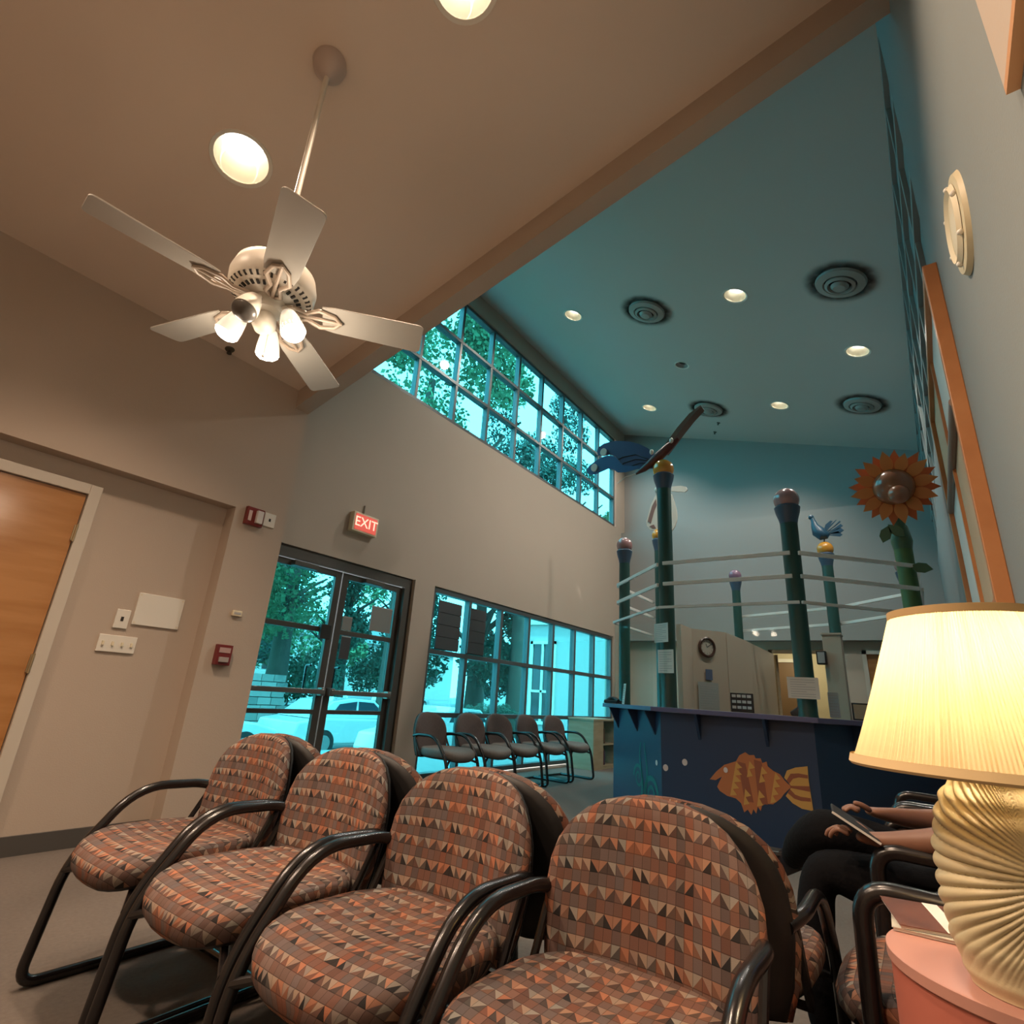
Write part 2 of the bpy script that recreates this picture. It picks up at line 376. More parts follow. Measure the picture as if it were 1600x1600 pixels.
# glass entrance doors
d1 = struct('door_1')
yg = 4.80
obj('door_head', MB().box((2.60, yg-.05, 2.13), (4.50, yg+.05, 2.24)), BRONZE, d1)
for x in (2.60, 4.45): obj('door_jamb', MB().box((x, yg-.05, 0), (x+.05, yg+.05, 2.13)), BRONZE, d1)
obj('door_jamb', MB().box((4.37, yg-.075, 0), (4.45, yg-.02, 2.13)), BRONZE, d1)
for (a, b, hs) in ((2.66, 3.52, 1), (3.535, 4.375, -1)):
    lf = obj('door_leaf', MB().box((a, yg-.022, .0), (a+.075, yg+.022, 2.12)).box((b-.075, yg-.022, 0), (b, yg+.022, 2.12)).box((a+.075, yg-.022, 2.06), (b-.075, yg+.022, 2.12)).box((a+.075, yg-.022, 0), (b-.075, yg+.022, .22)).box((a+.075, yg-.022, 1.485), (b-.075, yg+.022, 1.535)).box((a+.075, yg-.022, .715), (b-.075, yg+.022, .755)), BRONZE, d1, bevel=.003)
    for z0, z1 in ((.22, .715), (.755, 1.485), (1.535, 2.06)):
        obj('pane', MB().box((a+.075, yg-.003, z0), (b-.075, yg+.003, z1)), GLASS, lf)
    obj('push_bar', MB().box((a+.03, yg-.10, .90), (b-.03, yg-.065, .945)).box((a+.02, yg-.09, .885), (a+.07, yg-.02, .96)).box((b-.07, yg-.09, .885), (b-.02, yg-.02, .96)), mat('push_bar_metal', (.24, .22, .20), .35, .6), lf, bevel=.004)
    cx = b-.16 if hs > 0 else a+.16
    obj('pull_handle', MB().tube(fillet([(cx, yg+.02, 1.16), (cx, yg+.09, 1.16), (cx, yg+.09, .90), (cx, yg+.02, .90)], .02), .012, 8), BLACKM, lf, smooth=True)
    obj('door_closer', MB().box((a+.25, yg-.09, 2.06), (a+.52, yg-.024, 2.11)), BRONZE, lf, bevel=.005)
obj('lock_box', MB().box((3.35, yg-.06, 1.42), (3.47, yg-.024, 1.56)), DARK, d1, bevel=.004)
obj('threshold', MB().box((2.60, 4.73, 0), (4.50, 4.9, .012)), BRONZE, d1)

# wooden door in the left wall
d2 = struct('door_2')
obj('door_leaf', MB().box((.10, 4.125, .01), (1.03, 4.15, 2.03)), DOORW, d2)
obj('door_frame', MB().box((1.035, 4.105, 0), (1.10, 4.155, 2.10)).box((.03, 4.105, 2.035), (1.035, 4.155, 2.10)).box((.03, 4.105, 0), (.095, 4.155, 2.035)), FRAMEP, d2, bevel=.003)
for z in (1.78, 1.0, .2):
    obj('hinge', MB().box((1.02, 4.112, z-.05), (1.042, 4.124, z+.05)).tube([(1.032, 4.106, z-.055), (1.032, 4.106, z+.055)], .007, 8), mat('hinge_brass', (.45, .36, .22), .35, .7), d2)
obj('door_handle', MB().tube(fillet([(.17, 4.12, 1.0), (.17, 4.06, 1.0), (.30, 4.06, 1.0)], .02), .010, 8), mat('satin_steel', (.4, .38, .35), .3, .9), d2, smooth=True)

# pier trim boards beside the doors
struct('trim_1', MB().box((4.50, 4.70, 0), (4.56, 4.73, 2.24)), WALL)

# ------------------------------------------------------------------ wall plates, alarms, signs
def plate(name, label, cat, x0, x1, z0, z1, y, m, extra=None, th=.012):
    t = thing(name, label, cat, ((x0+x1)/2, y, z0)); W = (x1-x0)/2; H = z1-z0
    obj('plate', MB().box((-W, -th, 0), (W, 0, H)), m, t, bevel=.003)
    if extra: extra(t, W, H, th)
    return t
def sw4(t, W, H, th):
    for k in range(4):
        x = -W+W*2*(k+.5)/4
        obj('switch_toggle', MB().box((x-.006, -th-.010, H/2-.012), (x+.006, -th, H/2+.012)), CREAM, t)
plate('light_switch', 'wide ivory four-toggle switch plate beside the wooden door', 'switch', 1.33, 1.545, 1.10, 1.205, 4.15, WHITE, sw4)
plate('wall_jack', 'small ivory jack plate with dark hole above the four-toggle switch', 'wall plate', 1.385, 1.465, 1.25, 1.37, 4.15, WHITE,
      lambda t, W, H, th: obj('socket', MB().box((-.008, -th-.002, H/2-.014), (.008, -th, H/2+.014)), DARK, t))
plate('cover_plate', 'large blank off-white cover plate on the left wall', 'wall plate', 1.485, 1.775, 1.285, 1.495, 4.15, WHITE,
      lambda t, W, H, th: [obj('screw', MB().box((sx*(W-.012)-.004, -th-.002, z-.004), (sx*(W-.012)+.004, -th, z+.004)), CREAM, t) for sx in (-1, 1) for z in (.015, H-.015)])
def strobe(t, W, H, th):
    obj('strobe_lens', MB().box((.0, -th-.03, .02), (.05, -th, H-.02)), mat('strobe_clear', (.65, .62, .6), .2), t, bevel=.004)
    obj('lettering_strip', MB().box((-.055, -th-.004, .03), (-.03, -th, H-.03)), mat('strobe_text', (.6, .45, .42), .5), t)
plate('fire_strobe', 'red fire alarm strobe with pale lens high on the pier', 'alarm', 1.985, 2.125, 2.11, 2.25, 4.02, REDP, strobe, .035)
plate('phone_jack_plate', 'ivory one-hole plate right of the red fire strobe', 'wall plate', 2.14, 2.235, 2.14, 2.25, 4.02, WHITE,
      lambda t, W, H, th: obj('socket', MB().box((-.008, -th-.002, H/2-.012), (.008, -th, H/2+.012)), DARK, t))
plate('thermostat', 'small beige thermostat on the pier left of the glass doors', 'thermostat', 2.06, 2.13, 1.425, 1.465, 4.02, CREAM,
      lambda t, W, H, th: obj('dial_window', MB().box((-.025, -th-.002, .012), (.025, -th, .028)), PAPL, t), .02)
def pullst(t, W, H, th):
    obj('pull_handle', MB().box((-.035, -th-.012, .02), (.035, -th, .055)), mat('pull_grey', (.35, .30, .28), .4), t, bevel=.003)
    obj('label_strip', MB().box((-.04, -th-.003, .085), (.04, -th, .12)), mat('pull_label', (.45, .30, .28), .5), t)
plate('fire_pull_station', 'dark red fire pull station low on the pier by the glass doors', 'alarm', 2.0, 2.11, 1.075, 1.215, 4.02, mat('dark_red', (.16, .02, .02), .4), pullst, .04)

ex = thing('exit_sign', 'lit red EXIT sign in a pale box above the glass doors', 'sign', (3.62, 4.73, 2.56))
obj('housing', MB().box((-.17, -.075, 0), (.17, 0, .215)), CREAM, ex, bevel=.006)
obj('sign_face', MB().box((-.145, -.080, .02), (.145, -.075, .195)), EXITB, ex)
text_mesh('lettering', 'EXIT', .15, mat('exit_letters', (1, .5, .4), .4, emit=(1, .35, .25), es=2.0), ex, Matrix.Translation((0, -.082, .108)) @ Matrix.Rotation(PI/2, 4, 'X'))
obj('conduit', MB().tube([(0, -.01, .215), (0, -.01, .33)], .008, 8), mat('conduit', (.2, .17, .14), .6), ex)

# ------------------------------------------------------------------ recessed lights and vents
def slope_rot(s):   # frame whose local z is the outward normal of the sloped ceiling underside (pointing up into the slab)
    n = Vector((0, s, 1)).normalized(); x = Vector((1, 0, 0)); y = n.cross(x)
    return Matrix((x, y, n)).transposed()
RL, RH = slope_rot(.235), slope_rot(-.294)
def cutter(loc, Rm, r):
    o = obj('cut', MB().lathe([(r, -.1), (r, .4)], 32), DARK); o.matrix_world = Matrix.Translation(loc) @ Rm.to_4x4(); return o
def downlight(loc, Rm, r, label, group, energy, col, bulb, depth=.10, lit=True, inner=CREAM):
    t = thing('recessed_downlight', label, 'ceiling light', loc, Rm.to_euler(), group)
    obj('trim_ring', MB().lathe([(r-.002, 0), (r+.018, -.006), (r+.02, 0), (r-.002, .004)], 36, close=False), WHITE, t, smooth=True)
    obj('can', MB().lathe([(r*.995, .0), (r*.93, depth*.5), (r*.70, depth), (r*.70, depth+.004), (r, depth+.004), (r, 0)], 36, close=False), inner, t, smooth=True)
    obj('lamp_lens', MB().lathe([(.001, depth-.004), (r*.66, depth-.002), (.001, depth+.006)], 36, close=False), bulb, t)
    if lit: light('downlight_lamp', 'SPOT', (0, 0, .008), energy, col, t, r*.6, None, .7, 2.3)
    return t
cl, ch = [], []
lows = [((.84, 2.65), 'large lit downlight with a cream baffle left of the fan rod'), ((1.03, 1.235), 'lit downlight just above the picture edge near the fan mount')  , ((-1.0, 2.65), 'added unseen downlight brightening the low room from left of the camera'), ((-1.0, 1.235), 'added unseen downlight brightening the low room from above and left of the camera')]  # last two are unseen, added to brighten the low room
for (x, y), lb in lows:
    cl.append(cutter((x, y, LC(y)), RL, .142)); downlight((x, y, LC(y)), RL, .14, lb, 'downlights of the low ceiling', 235, (1, .73, .52), BULB, .15)
highs = [((5.90, 3.49), 'lit downlight nearest the clerestory, close to the beam'), ((5.86, 1.18), 'lit downlight in the middle, between two round vents, nearest the beam'),
         ((7.28, .05), 'lit downlight by the right wall of the high ceiling'), ((8.88, 1.24), 'lit downlight above the bird, toward the far wall'), ((9.05, 3.55), 'lit downlight above the butterfly, nearest the far window corner')]
for (x, y), lb in highs:
    ch.append(cutter((x, y, HC(y)), RH, .132)); downlight((x, y, HC(y)), RH, .13, lb, 'downlights of the high ceiling', 190, (1, .90, .78), BULBH, .10)
x, y = 7.47, 2.38
ch.append(cutter((x, y, HC(y)), RH, .10)); downlight((x, y, HC(y)), RH, .098, 'unlit dark eyeball spotlight in the high ceiling centre', 'spotlights', 0, (1, 1, 1), DARK, .05, False, mat('grey_can', (.2, .2, .19), .4))
SOOT = bpy.data.materials.new('vent_soot'); SOOT.use_nodes = True; nt = SOOT.node_tree; b = nt.nodes['Principled BSDF']; b.inputs['Base Color'].default_value = (.05, .045, .04, 1); b.inputs['Roughness'].default_value = .9
tc = N(nt, 'ShaderNodeTexCoord'); ln_ = N(nt, 'ShaderNodeVectorMath', operation='LENGTH'); nt.links.new(tc.outputs['Object'], ln_.inputs[0]); nz = N(nt, 'ShaderNodeTexNoise'); nz.inputs['Scale'].default_value = 7; nt.links.new(tc.outputs['Object'], nz.inputs['Vector'])
fall = mth(nt, 'SUBTRACT', 1.0, mth(nt, 'DIVIDE', mth(nt, 'SUBTRACT', ln_.outputs['Value'], .23), .17)); al = mth(nt, 'MULTIPLY', mth(nt, 'MULTIPLY', fall, fall), mth(nt, 'MULTIPLY', nz.outputs['Fac'], 2.4)); al_ = N(nt, 'ShaderNodeClamp'); nt.links.new(al, al_.inputs[0]); nt.links.new(al_.outputs[0], b.inputs['Alpha'])
vents = [((5.98, 2.36), 'round ceiling diffuser nearest the clerestory, sooty around'), ((5.83, .09), 'largest-looking round ceiling diffuser near the high right wall'), ((8.81, .11), 'round ceiling diffuser above the sunflower'), ((9.05, 2.43), 'round ceiling diffuser behind the butterfly wing tip')]
for (x, y), lb in vents:
    t = thing('ceiling_vent', lb, 'ceiling vent', (x, y, HC(y)), RH.to_euler(), 'round diffusers')
    vm = mat('vent_metal', (.30, .29, .26), .5)
    obj('outer_ring', MB().lathe([(.16, -.004), (.25, -.004), (.24, -.03), (.17, -.045), (.16, -.03)], 36, close=False), vm, t, smooth=True)
    obj('middle_ring', MB().lathe([(.115, -.01), (.145, -.02), (.15, -.05), (.12, -.065), (.11, -.04)], 36, close=False), vm, t, smooth=True)
    obj('centre_cone', MB().lathe([(.001, -.03), (.07, -.03), (.09, -.055), (.06, -.085), (.001, -.09)], 30, close=False), vm, t, smooth=True)
    obj('throat', MB().lathe([(.001, -.002), (.165, -.002)], 30, close=False), DARK, t)
    rnd = random.Random(int(x*100)); pts = []
    for k in range(40):
        a = 2*PI*k/40; rr = .40; pts.append((rr*math.cos(a), rr*math.sin(a)))
    obj('soot_stain', MB().prism(pts, 2, -.0012, -.0004), SOOT, t)
def sprinkler(loc, Rm, lb):
    t = thing('sprinkler_head', lb, 'sprinkler', loc, Rm.to_euler(), 'sprinklers')
    obj('escutcheon', MB().lathe([(.035, 0), (.03, -.008), (.012, -.012)], 20), mat('dull_brass', (.10, .085, .06), .5, .4), t, smooth=True)
    obj('nozzle', MB().lathe([(.010, -.01), (.010, -.035), (.018, -.038), (.018, -.042)], 16), mat('dull_brass_dark', (.06, .05, .04), .5, .5), t)
sprinkler((1.56, 3.98, LC(3.98)), RL, 'small dark sprinkler in the low ceiling below the fan')
sprinkler((10.1, 2.61, HC(2.61)), RH, 'small dark sprinkler at the far end of the high ceiling')
sprinkler((9.65, 2.42, HC(2.42)), RH, 'tiny pale sprinkler just behind the round vent')
cut(low, cl); cut(high, ch)

# ------------------------------------------------------------------ ceiling fan
FX, FY = .857, 1.935
fan = thing('ceiling_fan', 'white five-blade ceiling fan with four lamps on a long rod', 'ceiling fan', (FX, FY, LC(FY)))
ztop = LC(FY)
cn = obj('canopy', MB().lathe([(.075, .02), (.08, -.01), (.07, -.05), (.03, -.09), (.016, -.10)], 32), mat('canopy_grey', (.50, .42, .38), .4), fan, smooth=True)
obj('downrod', MB().tube([(0, 0, -.09), (0, 0, 2.66-ztop)], .0125, 12), FANW, fan, smooth=True)
zb = 2.475-ztop      # blade plane relative to root
mh = obj('motor_housing', MB().lathe([(.02, zb+.20), (.035, zb+.16), (.10, zb+.145), (.155, zb+.11), (.168, zb+.06), (.165, zb+.02), (.15, zb-.005), (.10, zb-.02), (.06, zb-.025)], 48), FANW, fan, smooth=True, angle=50)
for ring, (rr, zz, n, ln) in enumerate([(.145, zb-.001, 36, .020), (.112, zb-.017, 30, .018)]):
    for k in range(n):
        a = 2*PI*k/n
        m_ = MB(); m_.T = Matrix.Rotation(a, 4, 'Z') @ Matrix.Translation((rr, 0, zz)) @ Matrix.Rotation(-.45 if ring == 0 else -.25, 4, 'Y'); m_.box((-ln/2, -.0045, -.006), (ln/2, .0045, .004))
        if k == 0:
            o_ = obj('vent_slot', m_, DARK, mh)
        else:
            o_ = obj('vent_slot', m_, DARK, mh)
for k, adeg in enumerate((-111.4, -39.2, 32.4, 103.0, 175.0)):
    Rz = Matrix.Rotation(math.radians(adeg), 4, 'Z') @ Matrix.Translation((0, 0, zb-.045)) @ Matrix.Rotation(math.radians(-12), 4, 'X')
    m_ = MB(); m_.T = Rz
    out = [(.21, -.058), (.26, -.066), (.57, -.074)]
    for q in range(6):
        t_ = q/5*PI/2; out.append((.60+.02*math.sin(t_), -.054-.02*math.cos(t_)))
    for q in range(6):
        t_ = q/5*PI/2; out.append((.60+.02*math.cos(t_), .054+.02*math.sin(t_)))
    out += [(.57, .074), (.26, .066), (.21, .058)]
    m_.prism(out, 2, -.003, .003)
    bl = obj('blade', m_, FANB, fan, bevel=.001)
    m2 = MB(); m2.T = Matrix.Rotation(math.radians(adeg), 4, 'Z') @ Matrix.Translation((0, 0, zb-.05)) @ Matrix.Rotation(math.radians(-10), 4, 'X')
    for s_ in (-1, 1):
        m2.tube([(.06, s_*.008, .015), (.10, s_*.03, .0), (.15, s_*.018, -.004), (.20, s_*.045, -.004), (.26, s_*.03, -.005), (.285, 0, -.006)], [.008, .009, .008, .009, .008, .007], 8)
    m2.tube([(.06, 0, .012), (.14, 0, -.004), (.29, 0, -.006)], .007, 8)
    obj('blade_iron', m2, mat('iron_'+str(k), (.42, .34, .27), .4) if k == 0 else bpy.data.materials['iron_0'], bl, smooth=True)
hub = obj('light_hub', MB().lathe([(.06, zb-.02), (.065, zb-.05), (.055, zb-.075), (.03, zb-.085), (.04, zb-.10), (.045, zb-.14), (.03, zb-.165), (.012, zb-.175)], 32), FANW, fan, smooth=True)
SHADEG = mat('frosted_glass', (.80, .78, .72), .35, emit=(1, .86, .68), es=.45); FANBULB = bulb_mat('fan_bulb_glow', (1, .93, .82), 14)
SHADED = mat('dark_reflector', (.12, .11, .10), .3)
for k, (adeg, lit, rb) in enumerate(((-146, 0, .03), (-66, 2, .03), (50, 1, .03), (125, 1, .03))):
    a = math.radians(adeg); d = Vector((math.cos(a), math.sin(a), 0)); base = Vector((0, 0, zb-.06)) + d*.085
    dirv = (d*.42 + Vector((0, 0, -.9))).normalized(); tip = base + dirv*.13
    q = dirv.to_track_quat('Z', 'Y').to_matrix().to_4x4()
    arm_ = obj('lamp_arm', MB().tube([base - d*.01, base + dirv*.045], .012, 10), FANW, fan, smooth=True)
    m_ = MB(); m_.T = Matrix.Translation(base) @ q
    m_.lathe([(.018, .03), (.028, .035), (.036, .06), (.044, .10), (.048, .135), (.045, .135), (.040, .10), (.030, .065), (.015, .045)], 28, close=False)
    sh = obj('lamp_shade', m_, SHADEG if lit else FANW, fan, smooth=True)
    m_ = MB(); m_.T = Matrix.Translation(base) @ q
    if lit == 2: m_.ball((0, 0, .125), .047, 20, 12)
    else: m_.lathe([(.001, .160), (.026, .156), (.041, .145), (.047, .128), (.043, .112), (.001, .110)], 24, close=False)
    obj('bulb', m_, FANBULB if lit else SHADED, sh, smooth=True)
    if lit:
        lt = light('fan_lamp', 'POINT', Vector((0, 0, 0)), 3.5 if lit == 1 else 5, (1, .80, .60), fan, .04)
        lt.location = base + dirv*(.185 if lit == 1 else .22)
obj('pull_chain', MB().tube([(.02, -.01, zb-.17), (.022, -.01, zb-.26)], .0018, 6).ball((.022, -.01, zb-.27), .007, 10, 6), mat('chain', (.6, .55, .45), .3, .6), fan)

# ------------------------------------------------------------------ armchairs
def superell(a, b, n=28, p=2.8, y0=0):
    out = []
    for k in range(n):
        t = 2*PI*k/n; c, s_ = math.cos(t), math.sin(t)
        out.append((a*abs(c)**(2/p)*(1 if c > 0 else -1), y0+b*abs(s_)**(2/p)*(1 if s_ > 0 else -1)))
    return out
def back_outline(n=14):
    hw, z0, z1 = .250, .36, .785; pts = []
    pts += [(-hw*.86, z0+.01), (-hw*.5, z0), (0, z0), (hw*.5, z0), (hw*.86, z0+.01), (hw*.95, z0+.08), (hw*1.0, z0+.17)]
    for k in range(n+1):
        t = PI*k/n; c, s_ = math.cos(t), math.sin(t)
        pts.append((hw*abs(c)**.82*(1 if c > 0 else -1), .575 + (z1-.575)*s_**.9))
    pts += [(-hw*1.0, z0+.17), (-hw*.95, z0+.08)]
    return pts
def make_chair(label, group, mats=(FAB, FAB), square=False):
    t = thing('armchair', label, 'chair', group=group)
    def sf(x, y, h):                      # waterfall front, dished centre
        z = .405 + h; fr = max(0, -y-.10)
        return (x, y, z - fr*fr*.9 - .010*(1-min(1, (x/.22)**2)) + max(0, y-.12)*.12)
    obj('seat', MB().pad(superell(.252, .250, 40, 2.9, -.028), [(.80, -.022), (.94, -.018), (1.0, .006), (1.01, .030), (.985, .046), (.93, .056), (.80, .060), (.55, .060), (.3, .058)], sf), mats[0], t, smooth=True, angle=70)
    def bf(x, z, h):
        y = .205 + (z-.38)*.16 - .035*(1 - min(1, (abs(x)/.22)**2))*(-1) - (x/.22)**2*.010
        return (x, y - h, z)
    obj('backrest', MB().pad(back_outline(), [(.90, -.014), (.99, -.010), (1.015, .008), (1.0, .020), (.95, .028), (.80, .033), (.5, .035), (.25, .035)], bf), mats[1], t, smooth=True, angle=70)
    def bs(x, z, h):
        p = bf(x, z, -h-.012); return p
    obj('back_shell', MB().pad(back_outline(), [(.93, .0), (.985, .004), (.97, .014), (.88, .020), (.6, .022)], bs), SHELL, t, smooth=True, angle=60)
    obj('seat_shell', MB().pad(superell(.236, .235, 28, 2.9, -.028), [(.70, -.038), (.95, -.030), (.99, -.018), (.9, -.010)], sf), SHELL, t, smooth=True, angle=60)
    for s_ in (-1, 1):
        x = .258*s_
        path = fillet([(x*.90, .245, .560), (x, .17, .575), (x, -.06, .580), (x, -.225, .36), (x*1.01, -.275, .0165), (x*1.01, .26, .0165)], [.03, .11, .09, .06], 7)
        if square: x = .243*s_; path = fillet([(x*.95, .235, .60), (x, .19, .645), (x, -.185, .655), (x, -.195, .0205), (x, .24, .0205)], [.03, .065, .05], 7)
        obj('arm_frame', MB().tube(path, .0205 if square else .0165, 12), BLACKM, t, smooth=True, angle=60)
        obj('back_bracket', MB().tube([(x*.95, .12, .380), (x*.95, .22, .560)], .010, 8), BLACKM, t, smooth=True)
    obj('rear_stretcher', MB().tube([(-.258, .26, .0165), (.258, .26, .0165)], .0135, 10), BLACKM, t, smooth=True)
    obj('seat_bar', MB().tube([(-.258, -.232, .33), (-.14, -.17, .368), (.14, -.17, .368), (.258, -.232, .33)], .0115, 8), BLACKM, t, smooth=True)
    obj('seat_bar', MB().tube([(-.25, .12, .380), (.25, .12, .380)], .010, 8), BLACKM, t, smooth=True)
    return t
CX, CY = 1.135, [2.235, 1.68, 1.125, .56]
g1 = 'patterned armchairs of the row facing the camera'
c0 = make_chair('patterned armchair at the far left end, by the left wall', g1); c0.location = (CX, CY[0], 0); c0.rotation_euler = (0, 0, -PI/2)
lb = ['patterned armchair second from the left end of the front row', 'patterned armchair second from the right of the front row, whole seat showing', 'nearest large-looking patterned armchair, its backrest in front of the fish desk']
for y, l in zip(CY[1:], lb): dup(c0, (CX, y, 0), -PI/2, l)
g2 = 'armchairs back to back behind the front row'
lb = ['armchair behind the far-left one, only its rounded back edge showing', 'armchair back to back with the second front chair from the left', 'armchair back to back with the third front chair, dark shell showing', 'armchair behind the nearest backrest, its patterned seat showing at the right']
for y, l in zip(CY, lb): dup(c0, (1.775, y-.02, 0), PI/2, l, g2)
g3 = 'armchairs along the low windows'
w0 = make_chair('dark armchair nearest the door pillar in the row at the low windows', g3, (FABS, FABD)); w0.location = (4.56, 4.02, 0); w0.rotation_euler = (0, 0, .06)
for x, l in ((5.20, 'second dark armchair from the pillar along the low windows'), (5.75, 'middle dark armchair of the five along the low windows'), (6.38, 'fourth dark armchair from the pillar, before the low windows'), (7.04, 'dark armchair nearest the low bookcase, at the low windows')):
    dup(w0, (x, 4.02, 0), random.uniform(-.05, .05), l)
g4 = 'armchairs along the right wall'
q0 = make_chair('armchair with thick square black arms just behind the salmon side table', g4, (FAB, FAB), True); q0.location = (1.845, -.02, 0); q0.rotation_euler = (0, 0, PI)
dup(c0, (2.365, -.02, 0), PI, 'armchair the seated person sits in', g4)
dup(q0, (2.93, -.02, 0), PI, 'armchair beyond the seated person, right wall row', g4)
dup(q0, (3.50, -.02, 0), PI, 'farthest armchair of the right wall row, by the blue desk', g4)

# ------------------------------------------------------------------ side table, lamp, magazines
tb = thing('side_table', 'round salmon pink drum side table in the lower right corner', 'table', (1.30, -.102, -.007))
obj('table_top', MB().lathe([(.001, .64), (.203, .64), (.206, .643), (.206, .658), (.203, .66), (.001, .66)], 72, close=False), mat('salmon_top', (.48, .24, .19), .38), tb, smooth=True)
obj('drum', MB().lathe([(.2015, 0), (.2015, .64)], 72), PINKT, tb, smooth=True)
LX, LY, LZ = 1.20, -.078, .654
lp = thing('table_lamp', 'cream ribbed ceramic table lamp, lit, with a wide pleated shade', 'lamp', (LX, LY, LZ))
def lamp_r(z):
    P_ = [(0, .078), (.02, .086), (.06, .098), (.11, .104), (.165, .103), (.21, .095), (.24, .083), (.27, .064), (.29, .045), (.30, .02)]
    for (a, ra), (b, rb) in zip(P_, P_[1:]):
        if z <= b: t = (z-a)/(b-a); t = t*t*(3-2*t); return .93*(ra+(rb-ra)*t)
    return .02
mbp = MB(); NT, NZ = 420, 180; rows = []
th0 = math.radians(203)       # side of the pot where the ribs fan out from
for j in range(NZ+1):
    z = .30*j/NZ; r0 = lamp_r(z); row = []
    for i in range(NT):
        th = 2*PI*i/NT; dth = (th-th0+PI) % (2*PI)-PI
        sx = dth*.10; sz = z-.160
        side = 1 if math.cos(th*0) else 1
        tt = min(1, abs(dth)/2.1)+1e-4; hh = sz/tt**.8
        dd = math.hypot(sx, sz)
        amp = .0034*min(1, tt/.30)*min(1, max(0, (z-.015)/.03))*min(1, (.30-z)/.02)
        if z < .10: amp *= .22+.78*max(0, z-.04)/.06
        rr = r0 + amp*(abs(math.sin(PI*hh/.0255))**.6*2-1) - amp
        row.append(mbp.P((rr*math.cos(th), rr*math.sin(th), z)))
    rows.append(row)
for a, b in zip(rows, rows[1:]):
    for k in range(NT): mbp.face((a[k], a[(k+1) % NT], b[(k+1) % NT], b[k]))
mbp.face(rows[0][::-1]); mbp.face(rows[-1])
obj('lamp_base', mbp, LAMPB, lp, smooth=True, angle=80)
obj('neck', MB().tube([(0, 0, .29), (0, 0, .36)], .012, 12), mat('brass', (.5, .35, .15), .3, .9), lp, smooth=True)
SHD = bpy.data.materials.new('pleated_shade'); SHD.use_nodes = True; nt = SHD.node_tree; nt.nodes.clear()
o_ = N(nt, 'ShaderNodeOutputMaterial'); df = N(nt, 'ShaderNodeBsdfDiffuse'); tl = N(nt, 'ShaderNodeBsdfTranslucent'); mx = N(nt, 'ShaderNodeMixShader')
df.inputs[0].default_value = (.80, .66, .42, 1); tl.inputs[0].default_value = (.86, .70, .40, 1); mx.inputs[0].default_value = .45
nt.links.new(df.outputs[0], mx.inputs[1]); nt.links.new(tl.outputs[0], mx.inputs[2]); nt.links.new(mx.outputs[0], o_.inputs[0])
ms = MB(); NP = 420; zt, zb_, rt, rbm = .527, .281, .104, .188; rows = []
rnd = random.Random(3); jit = [rnd.random() for _ in range(NP)]
for j in range(13):
    f = j/12; z = zb_+(zt-zb_)*f; r0 = rbm+(rt-rbm)*(f**.92); row = []
    for i in range(NP):
        th = 2*PI*i/NP; row.append(ms.P(((r0+.0011*(1 if i % 2 else -1)*(.5+jit[i]*.9))*math.cos(th), (r0+.0011*(1 if i % 2 else -1)*(.5+jit[i]*.9))*math.sin(th), z)))
    rows.append(row)
for a, b in zip(rows, rows[1:]):
    for k in range(NP): ms.face((a[k], a[(k+1) % NP], b[(k+1) % NP], b[k]))
sh = obj('lamp_shade', ms, SHD, lp)
obj('lower_band', MB().lathe([(rbm+.003, zb_+.012), (rbm+.006, zb_), (rbm+.003, zb_-.004), (rbm-.003, zb_-.002), (rbm-.002, zb_+.012)], 96, close=False), mat('shade_band', (.68, .50, .26), .7), sh, smooth=True)
obj('upper_band', MB().lathe([(rt+.004, zt-.010), (rt+.004, zt+.003), (rt-.001, zt+.004), (rt-.003, zt-.010)], 96, close=False), TRIMG, sh, smooth=True)
bl = obj('bulb', MB().ball((0, 0, .42), .03, 16, 10), mat('lamp_bulb', (.9, .9, .85), .3, emit=(1, .85, .55), es=12), lp, smooth=True)
light('lamp_light', 'POINT', (0, 0, .435), 17, (1, .78, .50), lp, .035)

mg = [(1.445, -.01, .22, 'glossy magazine with a brown cover, on top by the lamp', (.16, .06, .04), .660), (1.43, -.015, .05, 'pale magazine underneath the brown one on the side table', (.6, .5, .42), .6535)]
for k, (x, y, a, l, c, z) in enumerate(mg):
    t = thing('magazine', l, 'magazine', (x, y, z), a, 'magazines on the side table')
    obj('pages', MB().box((-.085, -.113, .0005), (.085, .113, .005)), PAPER, t)
    obj('cover', MB().box((-.087, -.115, .005), (.087, .115, .0062)), mat('cover_'+str(k), c, .2, noise=.9, nscale=18), t)
    if k == 0: obj('title_band', MB().box((-.087, .02, .0062), (.087, .045, .0066)), PAPER, t); obj('cover_picture', MB().box((-.07, -.10, .0062), (.06, .0, .0066)), FISHD, t)

